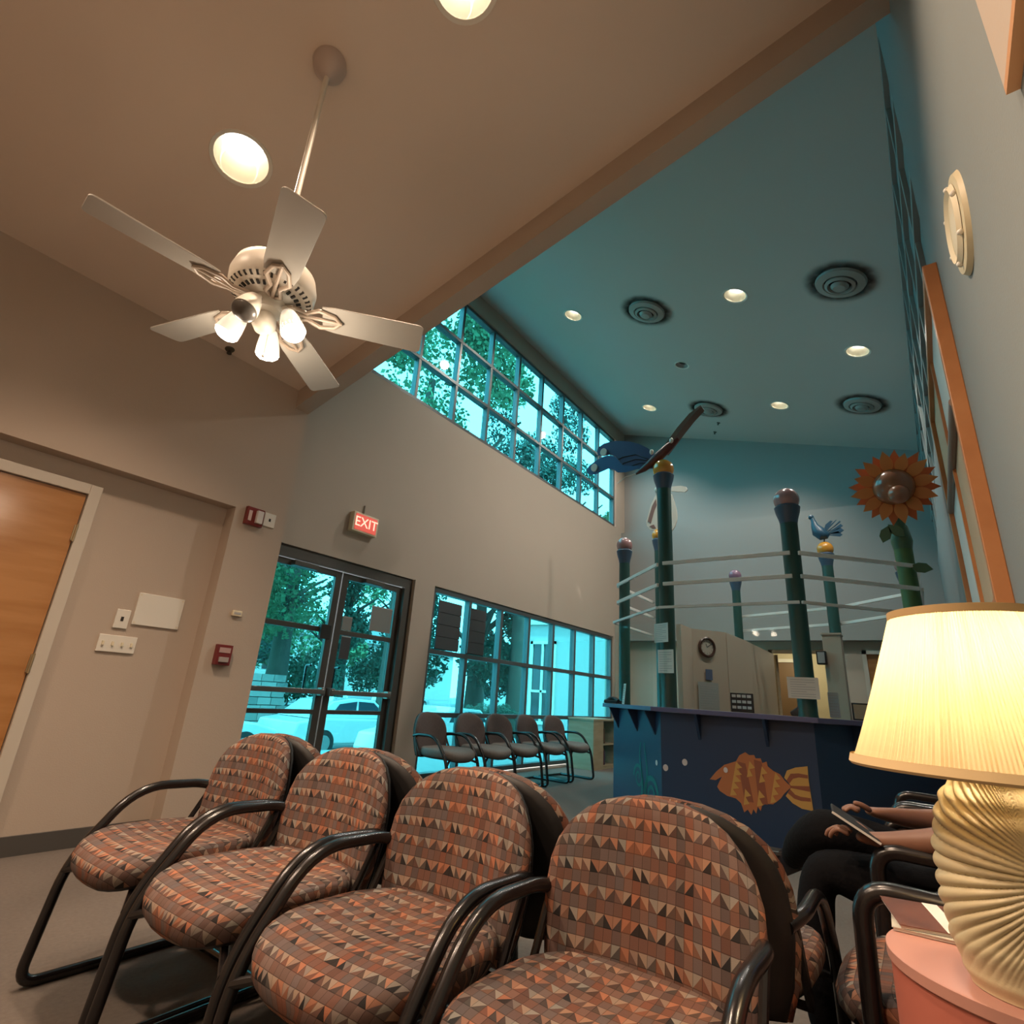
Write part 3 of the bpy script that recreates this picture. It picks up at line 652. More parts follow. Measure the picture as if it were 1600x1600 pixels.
# ------------------------------------------------------------------ reception desk
DC = Vector((6.857, 1.38))
def octv(ap, k): r = ap/math.cos(PI/8); a = math.radians(22.5+45*k); return Vector((DC.x+r*math.cos(a), DC.y+r*math.sin(a)))
dk = thing('reception_desk', 'eight-sided navy reception desk painted with an orange fish', 'reception desk', (DC.x, DC.y, 0))
def L3(v, z): return (v.x-DC.x, v.y-DC.y, z)
AP = 1.557
for k in (1, 2, 3, 4, 5, 6):                   # side panels, each its own board
    k2 = k+1
    a0, a1 = octv(AP, k), octv(AP, k2); b0, b1 = octv(AP-.06, k), octv(AP-.06, k2)
    m_ = MB(); i = [m_.P(L3(p, z)) for z in (0, .955) for p in (a0, a1, b1, b0)]
    for q in ((0,3,2,1),(4,5,6,7),(0,1,5,4),(1,2,6,5),(2,3,7,6),(3,0,4,7)): m_.face([i[j] for j in q])
    pn = obj('side_panel', m_, NAVY, dk)
    if k == 3: front = pn
    if k == 2: leftp = pn
    a0, a1 = octv(AP+.12, k), octv(AP+.12, k2); b0, b1 = octv(AP-.28, k), octv(AP-.28, k2)
    m_ = MB(); i = [m_.P(L3(p, z)) for z in (.957, .998) for p in (a0, a1, b1, b0)]
    for q in ((0,3,2,1),(4,5,6,7),(0,1,5,4),(1,2,6,5),(2,3,7,6),(3,0,4,7)): m_.face([i[j] for j in q])
    obj('countertop', m_, COUNT, dk, bevel=.004)
    # two triangular brackets under each top
    P0, P1 = octv(AP, k), octv(AP, k2); e = (P1-P0).normalized(); nrm = Vector((e.y, -e.x)); mid = (P0+P1)/2
    if (mid-DC).dot(nrm) < 0: nrm = -nrm
    for f_ in (.28, .72) if k != 2 else (.12, .55, .9):
        c = P0.lerp(P1, f_); m_ = MB(); ids = []
        for s_ in (-.012, .012):
            for (u, z) in ((0, .956), (.11, .956), (0, .74)):
                p = c + nrm*u + e*s_; ids.append(m_.P(L3(p, z)))
        m_.face(ids[:3]); m_.face(ids[3:][::-1])
        for q in range(3): m_.face((ids[q], ids[(q+1) % 3], ids[3+(q+1) % 3], ids[3+q]))
        obj('bracket', m_, NAVY, dk)
def on_front(pts, d0, d1):
    m_ = MB(); m_.prism([(y-DC.y, z) for y, z in pts], 0, 5.30-DC.x-d1, 5.30-DC.x-d0); return m_
fb = [(1.59,.43),(1.53,.50),(1.46,.56),(1.36,.60),(1.33,.65),(1.28,.68),(1.25,.66),(1.21,.665),(1.20,.64),(1.16,.645),(1.15,.61),(1.115,.625),(1.11,.59),(1.07,.56),(1.02,.54),(.99,.50),(.97,.48),(.94,.46),(.97,.43),(1.0,.40),(1.03,.36),(1.09,.31),(1.14,.305),(1.175,.29),(1.19,.245),(1.21,.275),(1.225,.22),(1.245,.25),(1.265,.205),(1.29,.24),(1.32,.215),(1.34,.28),(1.38,.31),(1.45,.32),(1.51,.35),(1.53,.38),(1.51,.42),(1.485,.465),(1.54,.43)]
fs = obj('painted_fish', on_front(fb, 0, .003), FISHO, dk)
obj('fish_tail', on_front([(.94,.46),(.99,.52),(.965,.575),(.90,.605),(.81,.625),(.812,.52),(.80,.305),(.88,.31),(.945,.34),(.99,.385)], .003, .005), FISHY, fs)
for pts in ([(.975,.50),(.94,.555),(.88,.565),(.815,.56),(.815,.535),(.88,.535),(.925,.52),(.955,.48)], [(.95,.465),(.81,.48),(.81,.44),(.95,.45)], [(.975,.41),(.93,.375),(.88,.365),(.81,.37),(.81,.395),(.88,.395),(.92,.405),(.955,.44)]):
    obj('tail_stripe', on_front(pts, .005, .0065), FISHD, fs)
def zig(y0, z0, y1, z1, n, wd):
    pts = [(y0, z0)]
    for k in range(n):
        t = (k+.75)/n; pts.append((y0+(y1-y0)*t - wd*(1-.25*abs(2*t-1)), z0+(z1-z0)*t)); t = (k+1)/n
        if k < n-1: pts.append((y0+(y1-y0)*t - wd*.18, z0+(z1-z0)*t))
    pts.append((y1, z1)); return pts
for a in ((1.36,.595,1.425,.325,5,.07),(1.25,.615,1.28,.485,2,.055),(1.30,.395,1.32,.27,2,.055),(1.155,.585,1.185,.455,2,.055),(1.19,.40,1.215,.275,2,.055),(1.055,.55,1.11,.315,4,.055)):
    obj('fish_stripe', on_front(zig(*a), .003, .006), FISHY, fs)
for (a, b) in (((1.345,.60),(1.30,.42)), ((1.215,.63),(1.19,.42))):
    obj('fish_band', on_front([(a[0], a[1]), (a[0]-.06, a[1]-.01), (b[0]-.06, b[1]-.12), (b[0]+.01, b[1]-.12)], .003, .0045), FISHD, fs)
def disc(cy, cz, ry, rz, n=18): return [(cy+ry*math.cos(2*PI*k/n), cz+rz*math.sin(2*PI*k/n)) for k in range(n)]
obj('fish_eye', on_front(disc(1.45, .52, .018, .022), .003, .007), PINKW, fs)
for y, z in ((1.806, .541), (1.985, .475)): obj('painted_bubble', on_front(disc(y, z, .024, .028), 0, .004), PINKW, dk)
# sea plants on the left slanted panel
a0, a1 = octv(AP, 3), octv(AP, 2); e = (a1-a0).normalized(); nrm = Vector((-e.y, e.x))
if (((a0+a1)/2)-DC).dot(nrm) < 0: nrm = -nrm
def swirl(c, z, r0, r1, w, turns, n=40):
    m_ = MB(); ins, outs = [], []
    for k in range(n+1):
        t = k/n; a = turns*2*PI*t; r = r0+(r1-r0)*t
        for lst, rr in ((ins, r-w*(1-t*.5)/2), (outs, r+w*(1-t*.5)/2)):
            u = c+rr*math.cos(a); zz = z+rr*math.sin(a); p = a0+e*u+nrm*.003; lst.append(m_.P(L3(p, zz)))
    for k in range(n): m_.face((ins[k], ins[k+1], outs[k+1], outs[k]))
    return m_
obj('painted_swirl', swirl(.22, .20, .17, .03, .05, 1.8), SWIRL, dk); obj('painted_swirl', swirl(.55, .32, .12, .02, .035, 1.6), SWIRL, dk)
m_ = MB()
for u0, ph in ((.36, 0), (.48, 1.5)):
    pr = None
    for k in range(25):
        z = .03+.62*k/24; u = u0+.03*math.sin(z*12+ph); wd = .03*(1-.7*k/24)
        q = [m_.P(L3(a0+e*(u+s_*wd)+nrm*.003, z)) for s_ in (-1, 1)]
        if pr: m_.face((pr[0], pr[1], q[1], q[0]))
        pr = q
obj('painted_seaweed', m_, SWIRL, dk)
p = a0+e*.10+nrm*.004
obj('painted_bubble', MB().lathe([(.001, 0), (.024, 0)], 14, (0, 0, 0), False), PINKW, dk).matrix_local = Matrix.Translation(L3(p, .50)) @ Vector((nrm.x, nrm.y, 0)).to_track_quat('Z', 'Y').to_matrix().to_4x4()

# posts at the corners of the desk, rails and glass screens between them
AV = 1.56*math.cos(PI/8)
PV = {k: octv(AV, k) for k in range(8)}; PV[0] = Vector((8.85, 2.115))
posts = {3: (3.49, BALLO, 'tallest dark green post, orange ball and butterfly on top', .075), 2: (2.925, BALLP, 'dark green post with pinkish ball at the left end of the desk', .066),
         4: (2.94, BALLP, 'thick dark green post with pink ball right of the tall butterfly post', .075), 5: (2.86, None, 'green post carrying the orange sunflower', .075),
         1: (3.39, BALLO, 'blue-green post behind the butterfly post, animal cut-out on its ball', .062), 0: (3.03, mat('ball_mauve', (.22, .13, .20), .2, coat=.5), 'thin dark post with small mauve ball at the back of the desk', .062),
         7: (3.19, BALLO, 'dark green post with ochre ball under the blue bird', .068), 6: (2.70, BALLP, 'green back post half hidden behind the sunflower post', .068)}
for k, (zc, bm_, lb_, r) in posts.items():
    v = PV[k]; t = thing('corner_post', lb_, 'post', (v.x, v.y, 0 if k == 0 else .998), 0, 'posts around the reception desk')
    zs = zc-.06 if bm_ else zc-.1; hb = 0 if k == 0 else .998; zs -= hb; zc -= hb
    obj('shaft', MB().lathe([(r*1.05, 0), (r, .02), (r, zs-.17)], 28), mat('sun_stem_green', (.05, .12, .035), .5, noise=.3, nscale=7) if k == 5 else GREENP, t, smooth=True)
    if bm_:
        obj('collar', MB().lathe([(r*1.0, zs-.18), (r*1.1, zs-.14), (r*1.38, zs-.07), (r*1.5, zs-.02), (r*1.25, zs)], 28), COLLAR, t, smooth=True)
        obj('ball', MB().ball((0, 0, zc), r*1.52, 28, 16), bm_, t, smooth=True)
    else:
        obj('collar', MB().lathe([(r, zs-.18), (r*1.2, zs-.1), (r*.9, zs+.05), (.02, zs+.1)], 28), LEAFG, t, smooth=True)
        obj('bent_stem', MB().tube([(0, 0, zs-.02), (-.08, 0, zs+.10), (-.25, 0, 2.03), (-.50, -.005, 2.05)], [.055, .05, .04, .04], 12), LEAFG, t, smooth=True)
words = {3: 'front', 2: 'left slanting', 4: 'right slanting', 1: 'back left', 7: 'back right', 6: 'far right', 5: 'right side'}
order = [(2, 3, 'from the left-end post to the butterfly post'), (3, 4, 'from the butterfly post to the thick pink-ball post'), (4, 5, 'from the thick pink-ball post to the sunflower post'), (5, 6, 'from the sunflower post backward'), (6, 7, 'from the hidden back post to the ochre-ball post'), (7, 0, 'behind, from the ochre-ball post to the mauve-ball post'), (2, 1, 'from the left-end post to the animal post')]
for a, b, wd in order:
    pa, pb = PV[a], PV[b]; dirn = (pb-pa).normalized(); nr = Vector((dirn.y, -dirn.x))
    if (((pa+pb)/2)-DC).dot(nr) < 0: nr = -nr
    ln = (pb-pa).length; ang = math.atan2(dirn.y, dirn.x)
    for z, lv in ((2.40, 'upper'), (2.185, 'lower')):
        c = (pa+pb)/2+nr*.092
        t = tag(obj('guard_rail', MB().box((-ln/2+.0, -.012, -.018), (ln/2, .012, .018)), RAILW, bevel=.003), lv+' white rail '+wd, 'rail', 'white rails around the desk')
        t.location = (c.x, c.y, z); t.rotation_euler = (0, 0, ang)
    if b in (3, 4, 5) or (a, b) == (2, 1):
        c = (pa+pb)/2+nr*.125
        t = thing('glass_screen', 'glass screen with white top rail '+wd, 'glass screen', (c.x, c.y, 1.0), ang, 'glass screens on the desk')
        obj('pane', MB().box((-ln/2, -.003, 0), (ln/2, .003, .93)), CLEAR, t)
        obj('top_rail', MB().box((-ln/2-.04, -.012, .93), (ln/2+.04, .012, .955)), RAILW, t)

# butterfly
zc = 3.49
bf = thing('butterfly_figure', 'dark blue butterfly with white wing dots on the tallest post', 'butterfly', (5.42, 1.93, 3.60))
def rel(pts): return [(y-1.93, z-3.60) for y, z in pts]
def solid(pts, th, x=0): return MB().prism(rel(pts), 0, x-th/2, x+th/2)
wg = obj('upper_wing', solid([(2.02,3.59),(2.06,3.68),(2.15,3.79),(2.26,3.87),(2.36,3.92),(2.45,3.95),(2.54,3.975),(2.63,3.98),(2.71,3.975),(2.78,3.94),(2.80,3.89),(2.78,3.83),(2.71,3.81),(2.63,3.815),(2.56,3.78),(2.51,3.72),(2.45,3.63),(2.36,3.58),(2.25,3.55),(2.1,3.53)], .012), BLUEW, bf)
lw = obj('lower_wing', solid([(2.45,3.63),(2.50,3.70),(2.55,3.765),(2.65,3.80),(2.74,3.79),(2.83,3.75),(2.90,3.71),(2.93,3.66),(2.91,3.61),(2.86,3.59),(2.80,3.59),(2.72,3.61),(2.64,3.63),(2.57,3.60),(2.52,3.555),(2.42,3.54),(2.32,3.55),(2.17,3.56)], .010, -.014), BLUEW2, bf)
for o_, y, z in ((wg, 2.70, 3.85), (lw, 2.82, 3.67)):
    obj('wing_dot', MB().prism([(y-1.93+.042*math.cos(2*PI*k/18), z-3.60+.050*math.sin(2*PI*k/18)) for k in range(18)], 0, -.034, -.018), WHITE, o_)
for c in (((2.05,3.60),(2.3,3.68),(2.45,3.66),(2.5,3.60)), ((2.05,3.59),(2.3,3.74),(2.46,3.74),(2.52,3.72)), ((2.05,3.58),(2.25,3.62),(2.4,3.60))):
    obj('wing_vein', MB().tube([(-.010, y-1.93, z-3.60) for y, z in c], .005, 6), DARK, wg)
obj('far_wing', MB().prism([(y-1.93, z-3.60) for y, z in [(1.99,3.72),(1.90,3.84),(1.80,3.96),(1.66,4.10),(1.53,4.17),(1.525,4.155),(1.64,4.05),(1.76,3.92),(1.87,3.79),(1.95,3.70)]], 0, -.02, .10), BROWNW, bf)
obj('body', MB().tube([(0, 2.30-1.93, 3.50-3.6), (-.01, 2.2-1.93, 3.54-3.6), (-.02, 2.02-1.93, 3.65-3.6), (-.01, 1.90-1.93, 3.75-3.6), (0, 1.80-1.93, 3.83-3.6)], [.012, .035, .055, .048, .02], 14), DKRED, bf, smooth=True)
obj('leg', MB().tube([(0, 2.0-1.93, -.02), (0, 1.95-1.93, -.06)], .02, 8), DKRED, bf)
obj('antenna', MB().tube([(0, 2.30-1.93, -.10), (-.02, 2.42-1.93, -.12), (-.02, 2.52-1.93, -.19)], .006, 6), WHITE, bf, smooth=True)
for y, z in ((2.09, 3.71), (1.86, 3.80)): obj('body_patch', MB().ball((-.05, y-1.93, z-3.6), .024, 10, 6, .6, 1, 1.4), WHITE, bf)

# animal cut-out behind the butterfly post
an = thing('animal_figure', 'cream and brown animal cut-out half hidden by the butterfly post', 'figure', (7.45, 2.815, 3.48))
def rel2(pts): return [(y-2.815, z-3.48) for y, z in pts]
obj('body', MB().prism(rel2([(2.81,4.11),(2.85,4.02),(2.92,3.89),(2.96,3.75),(3.0,3.63),(2.99,3.55),(2.94,3.49),(2.85,3.46),(2.70,3.44),(2.61,3.43),(2.56,3.50),(2.53,3.60),(2.53,3.71),(2.56,3.87),(2.60,4.0),(2.68,4.10)]), 0, -.012, .012), mat('figure_cream', (.50, .45, .38), .5), an)
obj('brown_patch', MB().prism(rel2([(2.84,3.96),(2.90,3.86),(2.945,3.72),(2.975,3.62),(2.93,3.58),(2.90,3.68),(2.87,3.78),(2.83,3.86)]), 0, -.018, -.012), mat('figure_brown', (.17, .08, .06), .5), an)
obj('brown_patch', MB().prism(rel2([(2.95,3.54),(2.90,3.50),(2.85,3.50),(2.88,3.56)]), 0, -.018, -.012), bpy.data.materials['figure_brown'], an)
obj('ear', MB().prism(rel2([(2.60,4.05),(2.40,4.00),(2.36,4.03),(2.38,4.08),(2.46,4.11),(2.60,4.12)]), 0, -.012, .012), bpy.data.materials['figure_cream'], an)
obj('head', MB().ball((-.02, 2.80-2.815, 4.10-3.48), .055, 14, 8), bpy.data.materials['figure_cream'], an, smooth=True)

# bird on its ball
v = PV[7]; bd = thing('bird_figure', 'blue bird figure with a jagged fan tail on the ochre ball', 'bird', (v.x, v.y, 3.19+.10))
obj('leg', MB().tube([(0, 0, 0), (0, -.005, .05)], .008, 6), DARK, bd)
obj('body', MB().tube([(0, -.07, .12), (0, -.04, .105), (0, .01, .11), (0, .06, .16), (0, .09, .24), (0, .10, .31), (0, .115, .36)], [.02, .06, .085, .085, .05, .032, .028], 14), BIRDB, bd, smooth=True)
obj('head', MB().ball((0, .125, .375), .036, 14, 8), BIRDB, bd, smooth=True)
obj('beak', MB().tube([(0, .15, .378), (0, .185, .365)], [.014, .002], 8), mat('beak', (.6, .5, .4), .4), bd)
for k, (a, ln) in enumerate(((62, .20), (48, .24), (34, .26), (20, .25), (5, .24), (-10, .22))):
    a = math.radians(a); m_ = MB(); c, s_ = -math.cos(a), math.sin(a)
    m_.prism([(-.01, .12), (-.01+c*ln-.0*s_, .12+s_*ln), (-.01+c*ln*.82-s_*.05, .12+s_*ln*.82+c*.05*-1), (-.01+c*ln*.5-s_*.035, .12+s_*ln*.5+.02)], 0, -.006+k*.001, .006+k*.001)
    m_.prism([(-.01, .11), (-.01+c*ln, .12+s_*ln), (-.01+c*ln*.80+s_*.05, .12+s_*ln*.80-c*-.03), (.0+c*ln*.4+s_*.03, .10+s_*ln*.4)], 0, -.005+k*.001, .007+k*.001)
    obj('tail_feather', m_, BIRDB, bd)

# sunflower
sf = thing('sunflower_figure', 'large orange sunflower figure with a domed brown centre', 'flower', (5.7, -.065, 3.03)); sf.scale = (.80, .80, .80)
fd = Vector((-.86, .05, -.30)).normalized(); sf.rotation_euler = fd.to_track_quat('Z', 'Y').to_euler()
def petal(a, L, wdt, z, tilt, m, nm='petal'):
    m_ = MB(); m_.T = Matrix.Rotation(a, 4, 'Z') @ Matrix.Translation((.17, 0, z)) @ Matrix.Rotation(-tilt, 4, 'Y')
    up, dn = [], []
    for k in range(9):
        t = k/8; wv = wdt*math.sin(PI*min(1, t*1.0)**.75)*(1 if t < .7 else 1-(t-.7)/.3*.15) if k < 8 else 0
        up.append((t*L, wv)); dn.append((t*L, -wv))
    pts = up[:8]+[(L, 0)]+dn[:8][::-1]; pts = [pts[0]]+pts[1:9]+pts[9:-1]
    m_.prism(pts, 2, -.004, .004)
    return obj(nm, m_, m, sf)
for k in range(12): petal(2*PI*k/12+.1, .245+.02*math.sin(k*2.3), .064, .0, .10, SUNO)
for k in range(12): petal(2*PI*(k+.5)/12+.1, .262+.02*math.sin(k*1.7), .060, -.035, -.02, SUNO2)
obj('flower_dome', MB().lathe([(.001, -.06), (.19, -.05), (.205, -.01), (.20, .04), (.17, .10), (.11, .145), (.05, .165), (.001, .17)], 40, close=False), SUNC, sf, smooth=True)
obj('flower_knob', MB().ball((-.0, -.06, .165), .105, 28, 16), SUNC, sf, smooth=True).matrix_local = Matrix.Translation((.04, -.03, 0))
# leaves where the stem meets the flower
for y, z, a in ((.10, 2.66, .5), (-.06, 2.70, -.6), (-.22, 2.36, -1.2)):
    m_ = MB(); m_.T = Matrix.Rotation(a, 4, 'X')
    m_.prism([(0, -.02), (.05, .03), (.06, .09), (.02, .16), (-.03, .10), (-.04, .04)], 0, -.006, .006)
    lf = obj('stem_leaf', m_, LEAFG, None); tag(lf, {.10: 'dark leaf left of the sunflower neck', -.06: 'curled leaf right of the sunflower neck', -.22: 'small leaf low on the sunflower post'}[y], 'leaf', 'leaves of the sunflower post'); lf.location = (6.17, y-.02, z)

# ------------------------------------------------------------------ things on and around the desk
def paper(name, label, cat, loc, w_, h_, ang, lines=8, m=PAPER, tilt=0):
    t = thing(name, label, cat, loc, (tilt, 0, ang))
    sh_ = obj('sheet', MB().box((-w_/2, -.0015, 0), (w_/2, .0015, h_)), m, t)
    for k in range(lines):
        zz = h_*(.88-.78*k/max(1, lines-1)); l_ = w_*(.78 if k % 3 != 2 else .5)
        obj('text_line', MB().box((-w_*.40, -.003, zz-h_*.012), (-w_*.40+l_, -.0015, zz+h_*.012)), PAPL, sh_)
    return t
A = -PI/2      # sheets face -X
paper('notice', 'upper white notice taped to the glass at the butterfly post', 'notice', (5.30, 2.0, 1.60), .20, .185, A-.5, 9)
paper('notice', 'lower white notice taped to the glass under the first one', 'notice', (5.30, 1.96, 1.31), .185, .22, A-.3, 9)
paper('notice', 'large beige notice on the glass at the thick post', 'notice', (5.27, .78, 1.14), .235, .17, A+.1, 8)
paper('notice', 'tall narrow notice low on the glass right of the thick post', 'notice', (5.55, .60, 1.01), .08, .20, A+.3, 8, mat('paper_blue', (.45, .50, .53), .7))
paper('notice', 'long ragged notice sheets under the wall clock', 'notice', (7.30, 2.155, 1.0), .30, .33, -.651, 10, mat('paper_grey', (.36, .38, .36), .8))
paper('notice', 'small blue picture pinned under the clock', 'notice', (7.315, 2.143, 1.36), .10, .13, -.651, 0, mat('picture_blue', (.10, .14, .24), .5))
paper('leaflet_stand', 'upright white leaflet at the left tip of the counter', 'leaflet', (5.95, 2.70, 1.0), .10, .22, A-.9, 8, tilt=-.1)
bw = thing('phone', 'black desk phone at the left tip of the counter', 'phone', (6.02, 2.86, 1.0))
obj('handset', MB().tube(fillet([(-.04, -.09, .03), (0, -.03, .055), (0, .03, .055), (.04, .09, .03)], .03), [.02]*16, 10), SHELL, bw, smooth=True)
obj('phone_body', MB().box((-.07, -.08, 0), (.07, .08, .035)), SHELL, bw, bevel=.008)
rk = thing('badge_rack', 'black rack holding rows of small white cards on the counter', 'card rack', (5.62, 1.36, 1.0), A)
obj('rack_frame', MB().box((-.10, 0, 0), (.10, .03, .17)), SHELL, rk, bevel=.003)
for r_ in range(3):
    for c_ in range(4): obj('card', MB().box((-.085+.045*c_, -.004, .03+.05*r_), (-.05+.045*c_, 0, .055+.05*r_)), PAPER, rk)
mo = thing('tape_dispenser', 'dark rounded tape dispenser on the counter at the thick post', 'tape dispenser', (5.42, .86, 1.0))
obj('dispenser_body', MB().prism([(-.09, 0), (.05, 0), (.06, .03), (.03, .05), (-.02, .09), (-.07, .10), (-.09, .06)], 0, -.03, .03), SHELL, mo, bevel=.008)
obj('tape_roll', MB().tube([(-.032, -.04, .055), (.032, -.04, .055)], .035, 20), mat('tape_brown', (.30, .13, .08), .4), mo)

# office partitions inside the desk
def seg(m_, a, b, z, th=.06):
    a, b = Vector(a), Vector(b); e = (b-a).normalized(); n_ = Vector((-e.y, e.x))*th/2
    i = [m_.P((p.x, p.y, zz)) for zz in (0, z) for p in (a-n_, b-n_, b+n_, a+n_)]
    for q in ((0,3,2,1),(4,5,6,7),(0,1,5,4),(1,2,6,5),(2,3,7,6),(3,0,4,7)): m_.face([i[j] for j in q])
PARTM = mat('partition_beige', (.50, .41, .32), .7)
zt_ = 1.985
pt = thing('partition_wall', 'beige angled office partition carrying the wall clock', 'partition')
for a, b in (((6.74, 2.32), (7.16, 2.32)), ((7.16, 2.32), (7.58, 2.00)), ((7.58, 2.00), (8.45, 1.975)), ((8.45, 1.975), (10.49, 1.99))):
    m_ = MB(); seg(m_, a, b, zt_); obj('partition_panel', m_, PARTM, pt)
pc = thing('partition_column', 'narrow pale column standing behind the desk right of the thick post', 'column', (7.36, .65, 0))
obj('column_shaft', MB().box((0, 0, 0), (.20, .19, 1.92)), PARTM, pc, bevel=.004); obj('column_cap', MB().box((-.01, -.01, 1.92), (.21, .20, 1.94)), PARTM, pc)
cd = Vector((-.606, -.795, 0)); cc = Vector((7.16, 2.32, 0)).lerp(Vector((7.58, 2.0, 0)), .42) + cd*.034
ck = thing('wall_clock', 'round wall clock with a dark wooden rim on the beige partition', 'clock', (cc.x, cc.y, 1.765), cd.to_track_quat('Z', 'Y').to_euler())
obj('rim', MB().lathe([(.095, 0), (.125, .0), (.13, .015), (.115, .03), (.10, .025), (.095, .01)], 40, close=False), mat('clock_rim', (.07, .03, .02), .35), ck, smooth=True)
obj('dial', MB().lathe([(.001, .008), (.10, .008)], 40, close=False), mat('clock_dial', (.50, .45, .38), .5), ck)
for k in range(12): 
    a = PI/6*k; obj('hour_mark', MB().obox((.08*math.cos(a), .08*math.sin(a), .009), (.014, .004, .002), a), DARK, ck)
for a, l_ in ((1.9, .05), (.6, .075)): obj('clock_hand', MB().obox((l_/2*math.cos(a), l_/2*math.sin(a), .012), (l_, .005, .002), a), DARK, ck)
sp = thing('wall_speaker', 'small black speaker hanging beside the pale column', 'speaker', (7.36, .862, 1.58))
obj('speaker_box', MB().box((-.06, -.05, 0), (.03, .05, .15)), SHELL, sp, bevel=.005); obj('speaker_grille', MB().box((-.064, -.035, .015), (-.06, .035, .135)), PAPL, sp); obj('bracket', MB().box((.0, -.02, .06), (.06, .02, .09)), SHELL, sp)
pf = thing('picture_frame', 'small dark-framed picture standing at the right of the counter', 'picture frame', (5.75, .40, 1.0), A+.2)
obj('frame', MB().box((-.09, 0, 0), (.09, .012, .14)), SHELL, pf); obj('picture', MB().box((-.078, -.003, .012), (.078, 0, .128)), TAN, pf)
# doorway trims and far doors
d3 = struct('door_3'); FR = mat('far_frame_wood', (.20, .12, .06), .5)
obj('door_frame', MB().box((10.46, 1.98, 0), (10.52, 2.04, 2.06)).box((10.46, 1.0, 0), (10.52, 1.06, 2.06)).box((10.46, 1.0, 2.0), (10.52, 2.04, 2.06)), FR, d3)
m_ = MB(); seg(m_, (10.72, 1.96), (11.35, 2.18), 2.0, .04); obj('door_leaf', m_, OAKL, d3)
obj('inner_frame', MB().box((12.9, 1.75, 0), (12.99, 1.83, 2.1)).box((12.9, 2.5, 0), (12.99, 2.58, 2.1)).box((12.9, 1.75, 2.05), (12.99, 2.58, 2.12)), WHITE, d3); obj('inner_door', MB().box((12.95, 1.83, 0), (12.99, 2.5, 2.05)), FR, d3)
d4 = struct('door_4'); obj('door_leaf', MB().box((10.53, -.25, 0), (10.58, .60, 2.02)), DOORW, d4); obj('door_frame', MB().box((10.46, .60, 0), (10.56, .66, 2.06)).box((10.46, -.25, 2.0), (10.56, .66, 2.06)), FRAMEP, d4)

# bookcase by the low windows
bc = thing('bookcase', 'low light wood bookcase with dark open shelves beside the desk', 'bookcase', (8.28, 4.30, 0))
obj('side_board', MB().box((-.02, -.05, 0), (0, .40, .72)), OAKL, bc); obj('side_board', MB().box((.86, -.05, 0), (.88, .40, .72)), OAKL, bc)
obj('front_board', MB().box((0, -.05, 0), (.33, -.03, .72)), OAKL, bc); obj('top_board', MB().box((-.03, -.06, .72), (.90, .41, .745)), OAKL, bc)
obj('back_board', MB().box((.33, .38, 0), (.86, .40, .72)), BOOKD, bc)
for z in (.0, .35): obj('shelf', MB().box((.33, -.04, z), (.86, .38, z+.05 if z == 0 else z+.02)), OAKL, bc)
for k in range(7):
    hh = .20+.06*((k*37) % 5)/5
    o_ = tag(obj('book', MB().box((0, 0, 0), (.035, .17, hh)), mat('book_'+str(k), [(.12,.05,.03),(.10,.08,.07),(.15,.04,.03),(.08,.06,.10),(.18,.12,.07),(.07,.09,.08),(.14,.07,.04)][k], .6)), ['brown', 'grey-brown', 'dark red', 'plum', 'tan', 'green-black', 'maroon'][k]+' book upright on the '+('lower' if k < 4 else 'upper')+' shelf of the low bookcase', 'book', 'books in the low bookcase')
    o_.location = (8.28+.36+.05*(k % 4)+(.0 if k < 4 else .03), 4.32, .05 if k < 4 else .37)

# dark notice panels hung inside the first two low windows
for x0, x1, lb_ in ((4.99, 5.42, 'dark slatted notice panel in the first low window pane'), (5.60, 5.94, 'dark slatted notice panel in the second low window pane')):
    t = thing('window_placard', lb_, 'notice panel', (x0, 4.74, 1.49), 0, 'dark panels in the low windows')
    for k in range(4):
        obj('slat', MB().box((0, -.008, .60-.148*(k+1)), (x1-x0, .008, .60-.148*k-.006)), mat('panel_dark', (.05, .055, .06), .5) if k == 0 and x0 < 5 else bpy.data.materials['panel_dark'], t)
    obj('back_sheet', MB().box((0, .008, 0), (x1-x0, .014, .60)), bpy.data.materials['panel_dark'], t)
for x0, x1, z0, z1, lb_ in ((3.64, 3.76, 1.25, 1.48, 'small dark sign on the right glass door below the middle bar'), (3.62, 3.74, 1.54, 1.68, 'small grey sign on the right glass door above the bar'), (3.98, 4.28, 1.58, 1.85, 'greyish notice on the upper pane of the right glass door')):
    t = thing('door_sign', lb_, 'sign', (x0, 4.785, z0)); obj('sign_sheet', MB().box((0, -.003, 0), (x1-x0, .003, z1-z0)), mat('sign_grey', (.05, .05, .055), .6) if 'dark' in lb_ else mat('sign_grey2', (.22, .23, .22), .6), t)
    obj('sign_edge', MB().box((0, -.004, z1-z0-.01), (x1-x0, -.003, z1-z0)), PAPL, t)

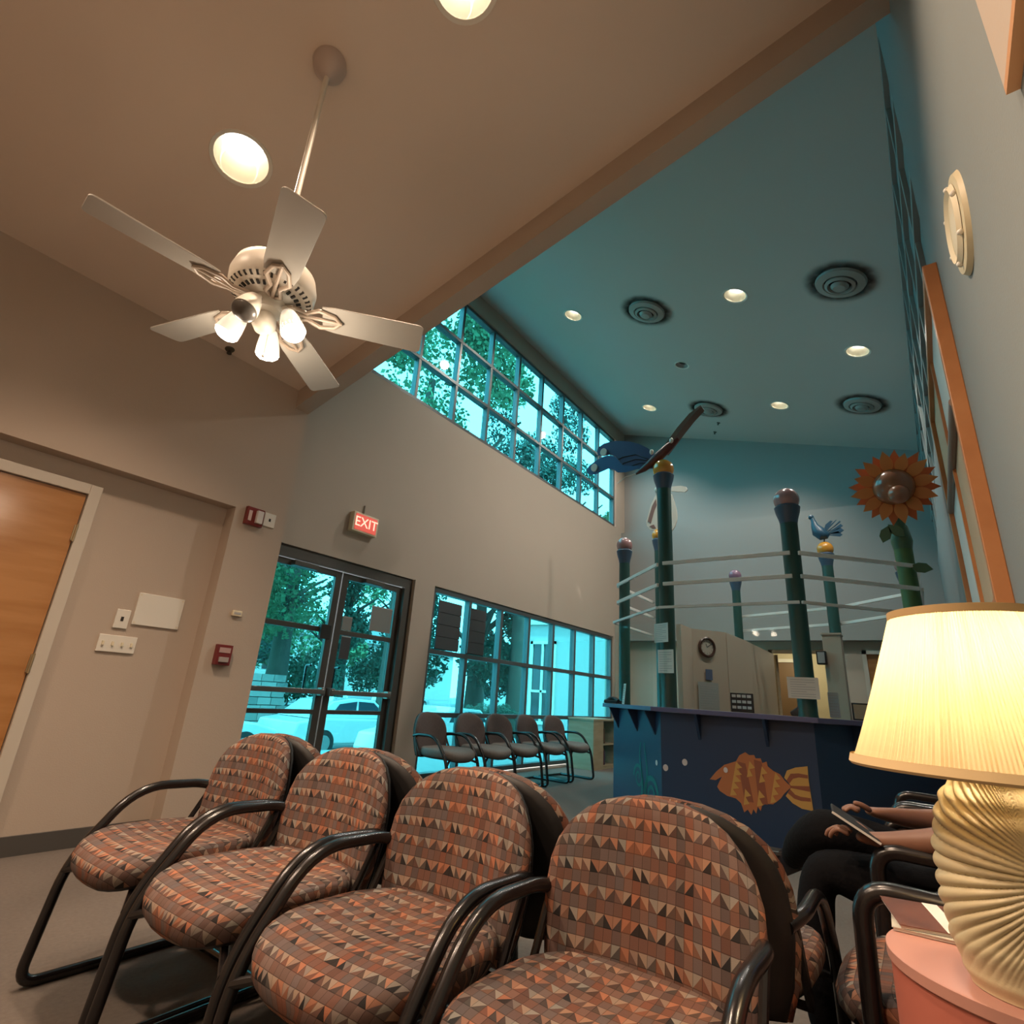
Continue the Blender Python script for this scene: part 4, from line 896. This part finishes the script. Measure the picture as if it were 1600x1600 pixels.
# ------------------------------------------------------------------ wall art, disc on the right wall
ar = thing('wall_art', 'big oak-framed wall piece with four tan and white quarters', 'wall art', (2.74, -.34, 1.44), -.022)
W_, H_, D_ = 1.72, 1.62, .055
mb = MB().box((0, 0, 0), (.05, D_, H_)).box((W_-.05, 0, 0), (W_, D_, H_)).box((.05, 0, 0), (W_-.05, D_, .05)).box((.05, 0, H_-.05), (W_-.05, D_, H_))
obj('frame', mb, OAKF, ar, bevel=.003)
obj('divider', MB().box((W_/2-.02, .0, .05), (W_/2+.02, D_*.8, H_-.05)), OAKF, ar)
rodm = mat('grey_rod', (.25, .20, .18), .4)
obj('cross_rod', MB().tube([(.05, D_*.75, .91), (W_-.05, D_*.75, .91)], .022, 12), rodm, ar, smooth=True)
WQ = mat('white_quarter', (.62, .63, .60), .6)
for (a, b, c, d, m_) in ((.05, W_/2, .05, .90, TAN), (W_/2, W_-.05, .05, .90, WQ), (.05, W_/2, .92, H_-.05, WQ), (W_/2, W_-.05, .92, H_-.05, TAN)):
    obj('quarter_panel', MB().box((a+.005, .0, c), (b-.005, .030, d)), m_, ar)
rd = thing('wall_disc', 'round cream studded disc on the right wall above the framed piece', 'wall disc', (1.90, -.3205, 2.54), (-PI/2, 0, 0))
obj('disc_plate', MB().lathe([(.001, .02), (.10, .022), (.155, .015), (.165, .0)], 40, close=False), mat('disc_cream', (.60, .52, .34), .5), rd, smooth=True)
obj('disc_ring', MB().lathe([(.10, .022), (.115, .032), (.13, .020)], 40, close=False), CREAM, rd, smooth=True)
for k in range(6): obj('stud', MB().ball((.125*math.cos(k*PI/3+.2), .125*math.sin(k*PI/3+.2), .024), .010, 10, 6), WHITE, rd, smooth=True)

# ------------------------------------------------------------------ the seated person
SKIN = mat('skin', (.22, .105, .065), .5); TROU = mat('black_trousers', (.004, .004, .005), .9, spec=.12, bump=.3, bscale=60); BLUEC = mat('blue_sleeve', (.02, .07, .22), .8); SHOE = mat('black_shoe', (.012, .013, .018), .25); HAIR = mat('hair_black', (.012, .01, .009), .7)
pr = thing('person', 'seated person in black trousers and blue top, legs crossed, holding a tablet', 'person', (2.35, -.085, 0))
def skin_mesh(name, nodes, edges, m, parent, lvl=2, root=0):
    me = bpy.data.meshes.new(name); me.from_pydata([n[:3] for n in nodes], edges, []); me.materials.append(m)
    o = bpy.data.objects.new(name, me); COL.objects.link(o)
    sk = o.modifiers.new('skin', 'SKIN'); sk.use_smooth_shade = True
    for v_, n in zip(me.skin_vertices[0].data, nodes): v_.radius = (n[3], n[4] if len(n) > 4 else n[3])
    me.skin_vertices[0].data[root].use_root = True
    sb = o.modifiers.new('sub', 'SUBSURF'); sb.levels = lvl; sb.render_levels = lvl
    o.parent = parent; return o
# local: +y is forward (into the room), x runs along the wall
nodes = [(0, -.02, .50, .13, .11), (0, -.10, .66, .135, .10), (0, -.13, .84, .145, .10), (0, -.12, .98, .12, .08), (0, -.10, 1.06, .055), (0, -.08, 1.13, .05),
         (-.10, .03, .50, .095), (-.10, .24, .53, .085), (-.10, .43, .545, .070), (-.11, .46, .30, .055), (-.11, .45, .10, .042),
         (.09, .03, .51, .095), (.04, .24, .60, .085), (-.04, .42, .655, .068), (.14, .52, .55, .055), (.27, .575, .47, .040)]
ed = [(0,1),(1,2),(2,3),(3,4),(4,5),(0,6),(6,7),(7,8),(8,9),(9,10),(0,11),(11,12),(12,13),(13,14),(14,15)]
bdy = skin_mesh('body', nodes, ed, [TROU][0], pr)
# blue top over the trunk and upper arms, skin below the sleeves
top_n = [(0, -.06, .56, .145, .125), (0, -.10, .70, .150, .115), (0, -.13, .84, .158, .112), (0, -.12, .97, .135, .09), (0, -.10, 1.045, .066),
         (-.20, -.11, .94, .065), (-.25, -.02, .80, .055), (-.26, .02, .72, .050), (.20, -.11, .94, .065), (.25, -.02, .80, .055), (.25, .03, .70, .050)]
skin_mesh('blue_top', top_n, [(0,1),(1,2),(2,3),(3,4),(3,5),(5,6),(6,7),(3,8),(8,9),(9,10)], BLUEC, pr)
def arm(x0, pts_, s_):
    a_ = skin_mesh('forearm', pts_, [(i, i+1) for i in range(len(pts_)-1)], SKIN, pr)
    return a_
hx, hy, hz = -.22, .29, .675
arm(0, [(-.26, .02, .72, .042), (-.25, .12, .69, .037), (-.23, .22, .672, .027), (-.225, .265, .672, .030, .018), (-.22, .30, .672, .034, .015)], 1)
for k, (dx, dy, dz, l_) in enumerate(((-.028, 0, .0, .060), (-.009, .005, .0, .068), (.010, .004, .0, .064), (.027, -.002, .0, .052))):
    b0 = Vector((hx+dx, hy+.02+dy, hz)); skin_mesh('finger', [(*b0, .0085), (b0.x+.004, b0.y+l_*.5, b0.z+.012, .008), (b0.x+.012, b0.y+l_*.85, b0.z-.004, .0075), (b0.x+.016, b0.y+l_*.95, b0.z-.020, .006)], [(0,1),(1,2),(2,3)], SKIN, pr, 1)
skin_mesh('thumb', [(hx+.022, hy-.025, hz+.004, .011), (hx+.045, hy+.005, hz+.022, .010), (hx+.055, hy+.035, hz+.030, .008)], [(0,1),(1,2)], SKIN, pr, 1)
arm(0, [(.25, .03, .70, .042), (.20, .13, .69, .037), (.12, .22, .70, .027), (.09, .255, .705, .030, .018), (.07, .29, .71, .034, .015)], -1)
for k, (dx, l_) in enumerate(((-.027, .052), (-.009, .062), (.010, .066), (.028, .058))):
    b0 = Vector((.07+dx, .305, .705)); skin_mesh('finger', [(*b0, .0085), (b0.x-.004, b0.y+l_*.5, b0.z+.012, .008), (b0.x-.012, b0.y+l_*.85, b0.z-.004, .0075)], [(0,1),(1,2)], SKIN, pr, 1)
skin_mesh('thumb', [(.048, .27, .712, .011), (.03, .295, .73, .010), (.02, .32, .735, .008)], [(0,1),(1,2)], SKIN, pr, 1)
# head: skull, face features, hair
hd = obj('head', MB().ball((0, -.045, 1.225), .088, 28, 20, .88, 1.02, 1.28), SKIN, pr, smooth=True)
for s_ in (-1, 1):
    obj('eye', MB().ball((.032*s_, .038, 1.235), .0115, 12, 8), WHITE, hd, smooth=True); obj('pupil', MB().ball((.032*s_, .0475, 1.233), .0045, 8, 6), DARK, hd)
    obj('ear', MB().ball((.079*s_, -.05, 1.225), .022, 12, 8, .4, .8, 1.3), SKIN, hd, smooth=True)
obj('nose', MB().tube([(0, .038, 1.245), (0, .056, 1.215), (0, .048, 1.203)], [.007, .013, .010], 10), SKIN, hd, smooth=True)
obj('mouth', MB().tube([(-.022, .036, 1.178), (0, .044, 1.177), (.022, .036, 1.178)], [.003, .006, .003], 8), mat('lips', (.16, .05, .04), .4), hd, smooth=True)
obj('hair', MB().ball((0, -.062, 1.255), .093, 28, 18, .93, 1.0, 1.15), HAIR, hd, smooth=True)
def shoe(loc, rot):
    m_ = MB(); m_.T = Matrix.Translation(loc) @ rot
    rows = []
    for (y, w0_, h0) in ((-.07, .030, .075), (-.03, .038, .085), (.03, .038, .065), (.08, .045, .050), (.14, .045, .042), (.18, .036, .034), (.20, .018, .022)):
        rows.append([m_.P((w0_*math.cos(2*PI*k/16), y, h0/2+h0/2*max(-1, min(1, 1.35*math.sin(2*PI*k/16))))) for k in range(16)])
    for a, b in zip(rows, rows[1:]):
        for k in range(16): m_.face((a[k], a[(k+1) % 16], b[(k+1) % 16], b[k]))
    m_.face(rows[0][::-1]); m_.face(rows[-1])
    return obj('shoe', m_, SHOE, pr, smooth=True)
shoe((-.11, .46, .0), Matrix.Identity(4)); shoe((.29, .585, .42), Matrix.Rotation(-.55, 4, 'X') @ Matrix.Rotation(-.35, 4, 'Z'))
obj('shoe_buckle', MB().obox((.25, .62, .49), (.012, .05, .012), .4), mat('buckle', (.5, .5, .5), .25, .9), pr)
tbt = thing('tablet', 'dark tablet with a pale edge held in the seated person\'s hands', 'tablet', (2.14, .215, .705), (math.radians(30), 0, math.radians(8)))
obj('screen_body', MB().box((-.09, -.065, -.004), (.09, .065, .004)), SHELL, tbt, bevel=.003); obj('edge_strip', MB().box((-.093, -.066, -.003), (-.090, .066, .003)), PAPER, tbt)

# ------------------------------------------------------------------ outdoors
OUT = mat('asphalt', (.17, .17, .17), .9, noise=.15, nscale=3); WALK = mat('sidewalk', (.33, .33, .32), .9, noise=.08, nscale=4); GRASS = mat('grass', (.10, .19, .05), .95, noise=.35, nscale=3)
struct('ground_sidewalk', MB().box((-4, 4.90, -.35), (13, 8.6, -.10)), WALK)
struct('ground_parking_lot', MB().box((-30, 8.6, -1.0), (90, 18, -.80)), OUT)
struct('ground_upper_lawn', MB().box((-30, 18.3, -1.0), (11.6, 24, 1.05)).box((11.6, 20, -1), (90, 24, -.55)), GRASS)
struct('ground_far_lot', MB().box((-60, 24, -1.0), (160, 90, -.3)), OUT)
rw_ = struct('wall_retaining')
BM = [mat('stone_block_'+str(k), c, .9, noise=.2, nscale=9) for k, c in enumerate(((.17, .17, .16), (.22, .21, .20), (.13, .135, .13)))]
rnd = random.Random(5); zz = -.80; r_ = 0
while zz < 1.15:
    x = 5.0+(.25 if r_ % 2 else 0)
    while x < 11.6:
        lw_ = rnd.uniform(.42, .6); dpt = rnd.uniform(0, .05)
        obj('stone_block', MB().box((x, 17.95-dpt, zz), (x+lw_-.025, 18.3, zz+.225)), BM[rnd.randrange(3)], rw_); x += lw_
    zz += .25; r_ += 1
obj('wall_core', MB().box((5.0, 18.05, -.8), (11.6, 18.31, 1.15)), BM[2], rw_)
# neighbouring wing
WING = mat('wing_stucco', (.42, .42, .41), .85)
wg_ = thing('building_wing', 'pale flat building wing outside the low windows', 'building', (13, 5, 0))
obj('wall', MB().box((0, -.1, -.9), (6, 3.75, 4.4)), WING, wg_); obj('roof_edge', MB().box((-.25, -.1, 4.4), (6.2, 4.0, 4.65)), WHITE, wg_); obj('soffit_band', MB().box((-.10, -.1, 2.95), (0, 3.8, 3.15)), WHITE, wg_)
wf = obj('window_frame', MB().box((-.06, 2.85, .35), (0, 2.93, 2.5)).box((-.06, 3.57, .35), (0, 3.65, 2.5)).box((-.06, 2.85, 2.42), (0, 3.65, 2.5)).box((-.06, 2.85, .35), (0, 3.65, .43)).box((-.06, 3.22, .43), (0, 3.28, 2.42)).box((-.06, 2.93, 1.15), (0, 3.57, 1.21)), WHITE, wg_)
for a, b in ((2.93, 3.22), (3.28, 3.57)):
    for c, d in ((.43, 1.15), (1.21, 2.42)): obj('pane', MB().box((-.02, a, c), (-.01, b, d)), mat('wing_glass', (.03, .05, .06), .1) if (a, c) == (2.93, .43) else bpy.data.materials['wing_glass'], wf)
fb_ = thing('brick_house', 'far pale building beyond the parked cars', 'building', (30, 62, -.3))
obj('wall', MB().box((0, 0, 0), (40, 10, 7)), mat('far_brick', (.35, .33, .31), .9), fb_); obj('roof', MB().prism([(-.5, 7), (10.5, 7), (5, 10)], 0, -.5, 40.5), BM[2], fb_)
for k in range(8): obj('window', MB().box((2+4.7*k, -.05, 2.5), (3.6+4.7*k, 0, 4.6)), SHELL, fb_)

def car(label, loc, rotz, col, kind='sedan'):
    t = thing('car', label, 'car', loc, rotz, 'parked cars outside'); PM = mat('car_paint', col, .25, coat=.6); GL = bpy.data.materials.get('car_glass') or mat('car_glass', (.02, .035, .05), .08)
    if kind == 'sedan': low_p = [(-2.25,.30),(-2.3,.55),(-2.2,.85),(-1.5,.95),(.9,.92),(1.6,.84),(2.15,.68),(2.25,.45),(2.2,.28)]; roof = [(-1.75,.93),(-1.15,1.36),(-.5,1.46),(.25,1.43),(1.05,.92)]
    elif kind == 'van': low_p = [(-2.4,.30),(-2.42,1.1),(1.7,1.1),(2.3,.95),(2.45,.6),(2.4,.28)]; roof = [(-2.38,1.1),(-2.3,2.0),(.9,2.05),(1.7,1.1)]
    m_ = MB(); m_.prism(low_p, 1, -.88, .88); obj('car_body', m_, PM, t, bevel=.05)
    m_ = MB(); n_ = len(roof); i0 = [m_.P((x, -.84+.12*(z-.9)*1.2, z)) for x, z in roof]; i1 = [m_.P((x, .84-.12*(z-.9)*1.2, z)) for x, z in roof]
    m_.face(i0[::-1]); m_.face(i1)
    for k in range(n_): m_.face((i0[k], i0[(k+1) % n_], i1[(k+1) % n_], i1[k]))
    obj('car_roof', m_, PM, t, bevel=.03)
    x0, x1 = roof[0][0], roof[-1][0]; zr = roof[-2][1]
    for s_ in (-1, 1):
        if kind == 'sedan': ws = [[(-1.25,.97),(-.95,1.30),(-.38,1.38),(-.38,.97)], [(-.30,.97),(-.30,1.38),(.22,1.36),(.80,.97)]]
        else: ws = [[(.0,1.15),(.0,1.85),(.85,1.85),(1.35,1.15)]]
        for q in ws: obj('side_window', MB().prism(q, 1, s_*.775-.03, s_*.775+.04) if kind == 'sedan' else MB().prism(q, 1, s_*.80-.03, s_*.80+.05), GL, t)
    for x in (-1.38, 1.35):
        for s_ in (-1, 1):
            wh = obj('wheel', MB().tube([(x, s_*.72, .33), (x, s_*.90, .33)], .33, 28), SHELL, t, smooth=True, angle=30); obj('hubcap', MB().tube([(x, s_*.88, .33), (x, s_*.915, .33)], .20, 20), mat('hub', (.4, .4, .4), .3, .8) if not bpy.data.materials.get('hub') else bpy.data.materials['hub'], wh)
    return t
car('white sedan parked outside the glass doors, its wheels in view', (11.0, 13.6, -.80), 0, (.42, .44, .45))
car('white sedan cut by the left edge of the glass doors', (6.0, 13.4, -.80), 0, (.42, .43, .43))
car('pale car close outside the second low window', (11.0, 9.7, -.80), .1, (.70, .71, .71))
car('white van beyond the thick tree trunk', (31, 24, -.3), 2.9, (.75, .76, .76), 'van')
for k, (x, y, a) in enumerate(((15.0, 26, .2), (20.5, 29, .1), (26, 27, .3), (37, 26, .4), (44, 29, .2))):
    car(['far white car seen over the stone wall', 'far white car seen past the door stile', 'distant pale car left of the van', 'distant pale car right of the van', 'farthest pale car near the building wing'][k], (x, y, -.3 if k else -.3), a, (.7, .7, .7))
bn = thing('picnic_bench', 'small dark bench on the lawn outside the third low window', 'bench', (19.0, 14.8, -.80), .3)
obj('bench_top', MB().box((-.8, -.3, .7), (.8, .3, .76)), SHELL, bn)
for s_ in (-1, 1): obj('bench_leg', MB().box((s_*.6-.05, -.25, 0), (s_*.6+.05, .25, .7)), SHELL, bn); obj('bench_seat', MB().box((-.8, s_*.6-.12, .42), (.8, s_*.6+.12, .46)), SHELL, bn)
pl_ = thing('bollard_sign', 'thin dark pole outside the right glass door', 'pole', (10.2, 10.9, -.80)); obj('pole_shaft', MB().tube([(0, 0, 0), (0, 0, 2.4)], .035, 10), SHELL, pl_); obj('base_plate', MB().box((-.12, -.12, 0), (.12, .12, .03)), SHELL, pl_)

LEAF = [mat('foliage_'+str(k), c, .8, noise=.3, nscale=1.5) for k, c in enumerate(((.035, .085, .06), (.07, .16, .08), (.025, .07, .055)))]  # greens shifted toward teal, putting haze and glass flare into the leaves
BARK = mat('bark', (.055, .045, .035), .9, noise=.4, nscale=6)
def crown_mesh(seed, n, rx, rz):
    rnd = random.Random(seed); m_ = MB(); blobs = []
    for k in range(16):
        a = rnd.uniform(0, 2*PI); q = rnd.random()**.5; zf = rnd.uniform(-1, 1)
        blobs.append((Vector((rx*q*math.cos(a)*(1-.3*abs(zf)), rx*q*math.sin(a)*(1-.3*abs(zf)), rz*zf)), rnd.uniform(.20, .36)*rx))
    for i in range(n):
        c, br = blobs[rnd.randrange(16)]
        d = Vector((rnd.gauss(0, 1), rnd.gauss(0, 1), rnd.gauss(0, 1))).normalized()*br*rnd.uniform(.55, 1.1); p = c+d
        s_ = rnd.uniform(.06, .15); u = Vector((rnd.gauss(0, 1), rnd.gauss(0, 1), rnd.gauss(0, 1))).normalized(); v_ = u.orthogonal().normalized()
        m_.face([m_.P(p-u*s_), m_.P(p+v_*s_*.6), m_.P(p+u*s_), m_.P(p-v_*s_*.6)])
    return m_
crowns = [crown_mesh(11, 16000, 4.2, 4.2), crown_mesh(12, 16000, 4.6, 3.6), crown_mesh(13, 12000, 3.0, 5.0)]
cmesh = []
def tree(label, x, y, z0, h, r, ck_, sc_=1.0, lean=0):
    t = thing('tree', label, 'tree', (x, y, z0), random.uniform(0, 6), 'trees outside the windows')
    m_ = MB(); m_.tube([(0, 0, -.2), (.05, 0, h*.3), (.1+lean, .05, h*.6), (.0+lean*1.5, 0, h)], [r*1.25, r, r*.8, r*.35], 14)
    for k in range(6):
        a = k*1.05+ck_; z1 = h*(.42+.08*k); l_ = h*.30
        m_.tube([(.08, 0, z1), (l_*.45*math.cos(a), l_*.45*math.sin(a), z1+l_*.45), (l_*math.cos(a), l_*math.sin(a), z1+l_*.8)], [r*.42, r*.28, r*.1], 8)
    obj('trunk', m_, BARK, t, smooth=True)
    key = ck_ % 3
    if len(cmesh) <= key or cmesh[key] is None:
        while len(cmesh) <= key: cmesh.append(None)
        o_ = obj('foliage', crowns[key], LEAF[key], t); cmesh[key] = o_.data
    else:
        o_ = bpy.data.objects.new('foliage', cmesh[key]); COL.objects.link(o_); o_.parent = t
    o_['kind'] = 'stuff'; o_.location = (0, 0, h*.95); o_.scale = (sc_, sc_, sc_)
TR = [('tree with a thick trunk behind the stone wall, seen in the left door', 12.7, 20.3, 1.05, 5.2, .34, 1, .85), ('leafy tree filling the right glass door', 16.6, 21.5, -.6, 6.0, .3, 0, .95), ('low tree at the far left through the doors', 13.0, 27, -.3, 6.0, .3, 2, 1.1),
      ('tree with the dark thick trunk in the second low window', 20.6, 16.7, -.8, 7.5, .42, 0, 1.0), ('hanging leafy tree in the third low window', 26, 18.5, -.8, 7.0, .3, 2, 1.0),
      ('tall tree in the left of the clerestory', 12.5, 13.5, -.8, 13, .38, 1, .9), ('tall tree in the middle of the clerestory', 20, 14.0, -.8, 12, .36, 2, .95), ('tall forked tree right of the clerestory middle', 27, 17.5, -.8, 13, .4, 0, 1.0),
      ('tall tree toward the far end of the clerestory', 34, 19, -.8, 11.5, .4, 1, 1.1), ('broad tree at the far end of the clerestory', 42, 21.5, -.8, 12, .4, 0, 1.2), ('distant tree beyond the building wing', 52, 30, -.3, 12, .4, 2, 1.6), ('distant tree behind the far cars', 24, 38, -.3, 9, .4, 1, 1.5), ('distant tree between far building and cars', 40, 44, -.3, 10, .4, 0, 1.7), ('distant tree left of the far building', 22, 50, -.3, 9, .4, 2, 2.0)]
for a in TR: tree(*a)
for k, (x, y) in enumerate(((15.2, 12.0), (17.2, 12.6), (19.2, 12.2))):
    t = thing('shrub', ['leftmost shrub outside the first low window', 'middle shrub outside the low windows', 'right shrub outside the low windows'][k], 'shrub', (x, y, -.8), k, 'shrubs outside the low windows')
    o_ = bpy.data.objects.new('foliage', cmesh[0]); COL.objects.link(o_); o_.parent = t; o_['kind'] = 'stuff'; o_.location = (0, 0, .7); o_.scale = (.2, .2, .16)
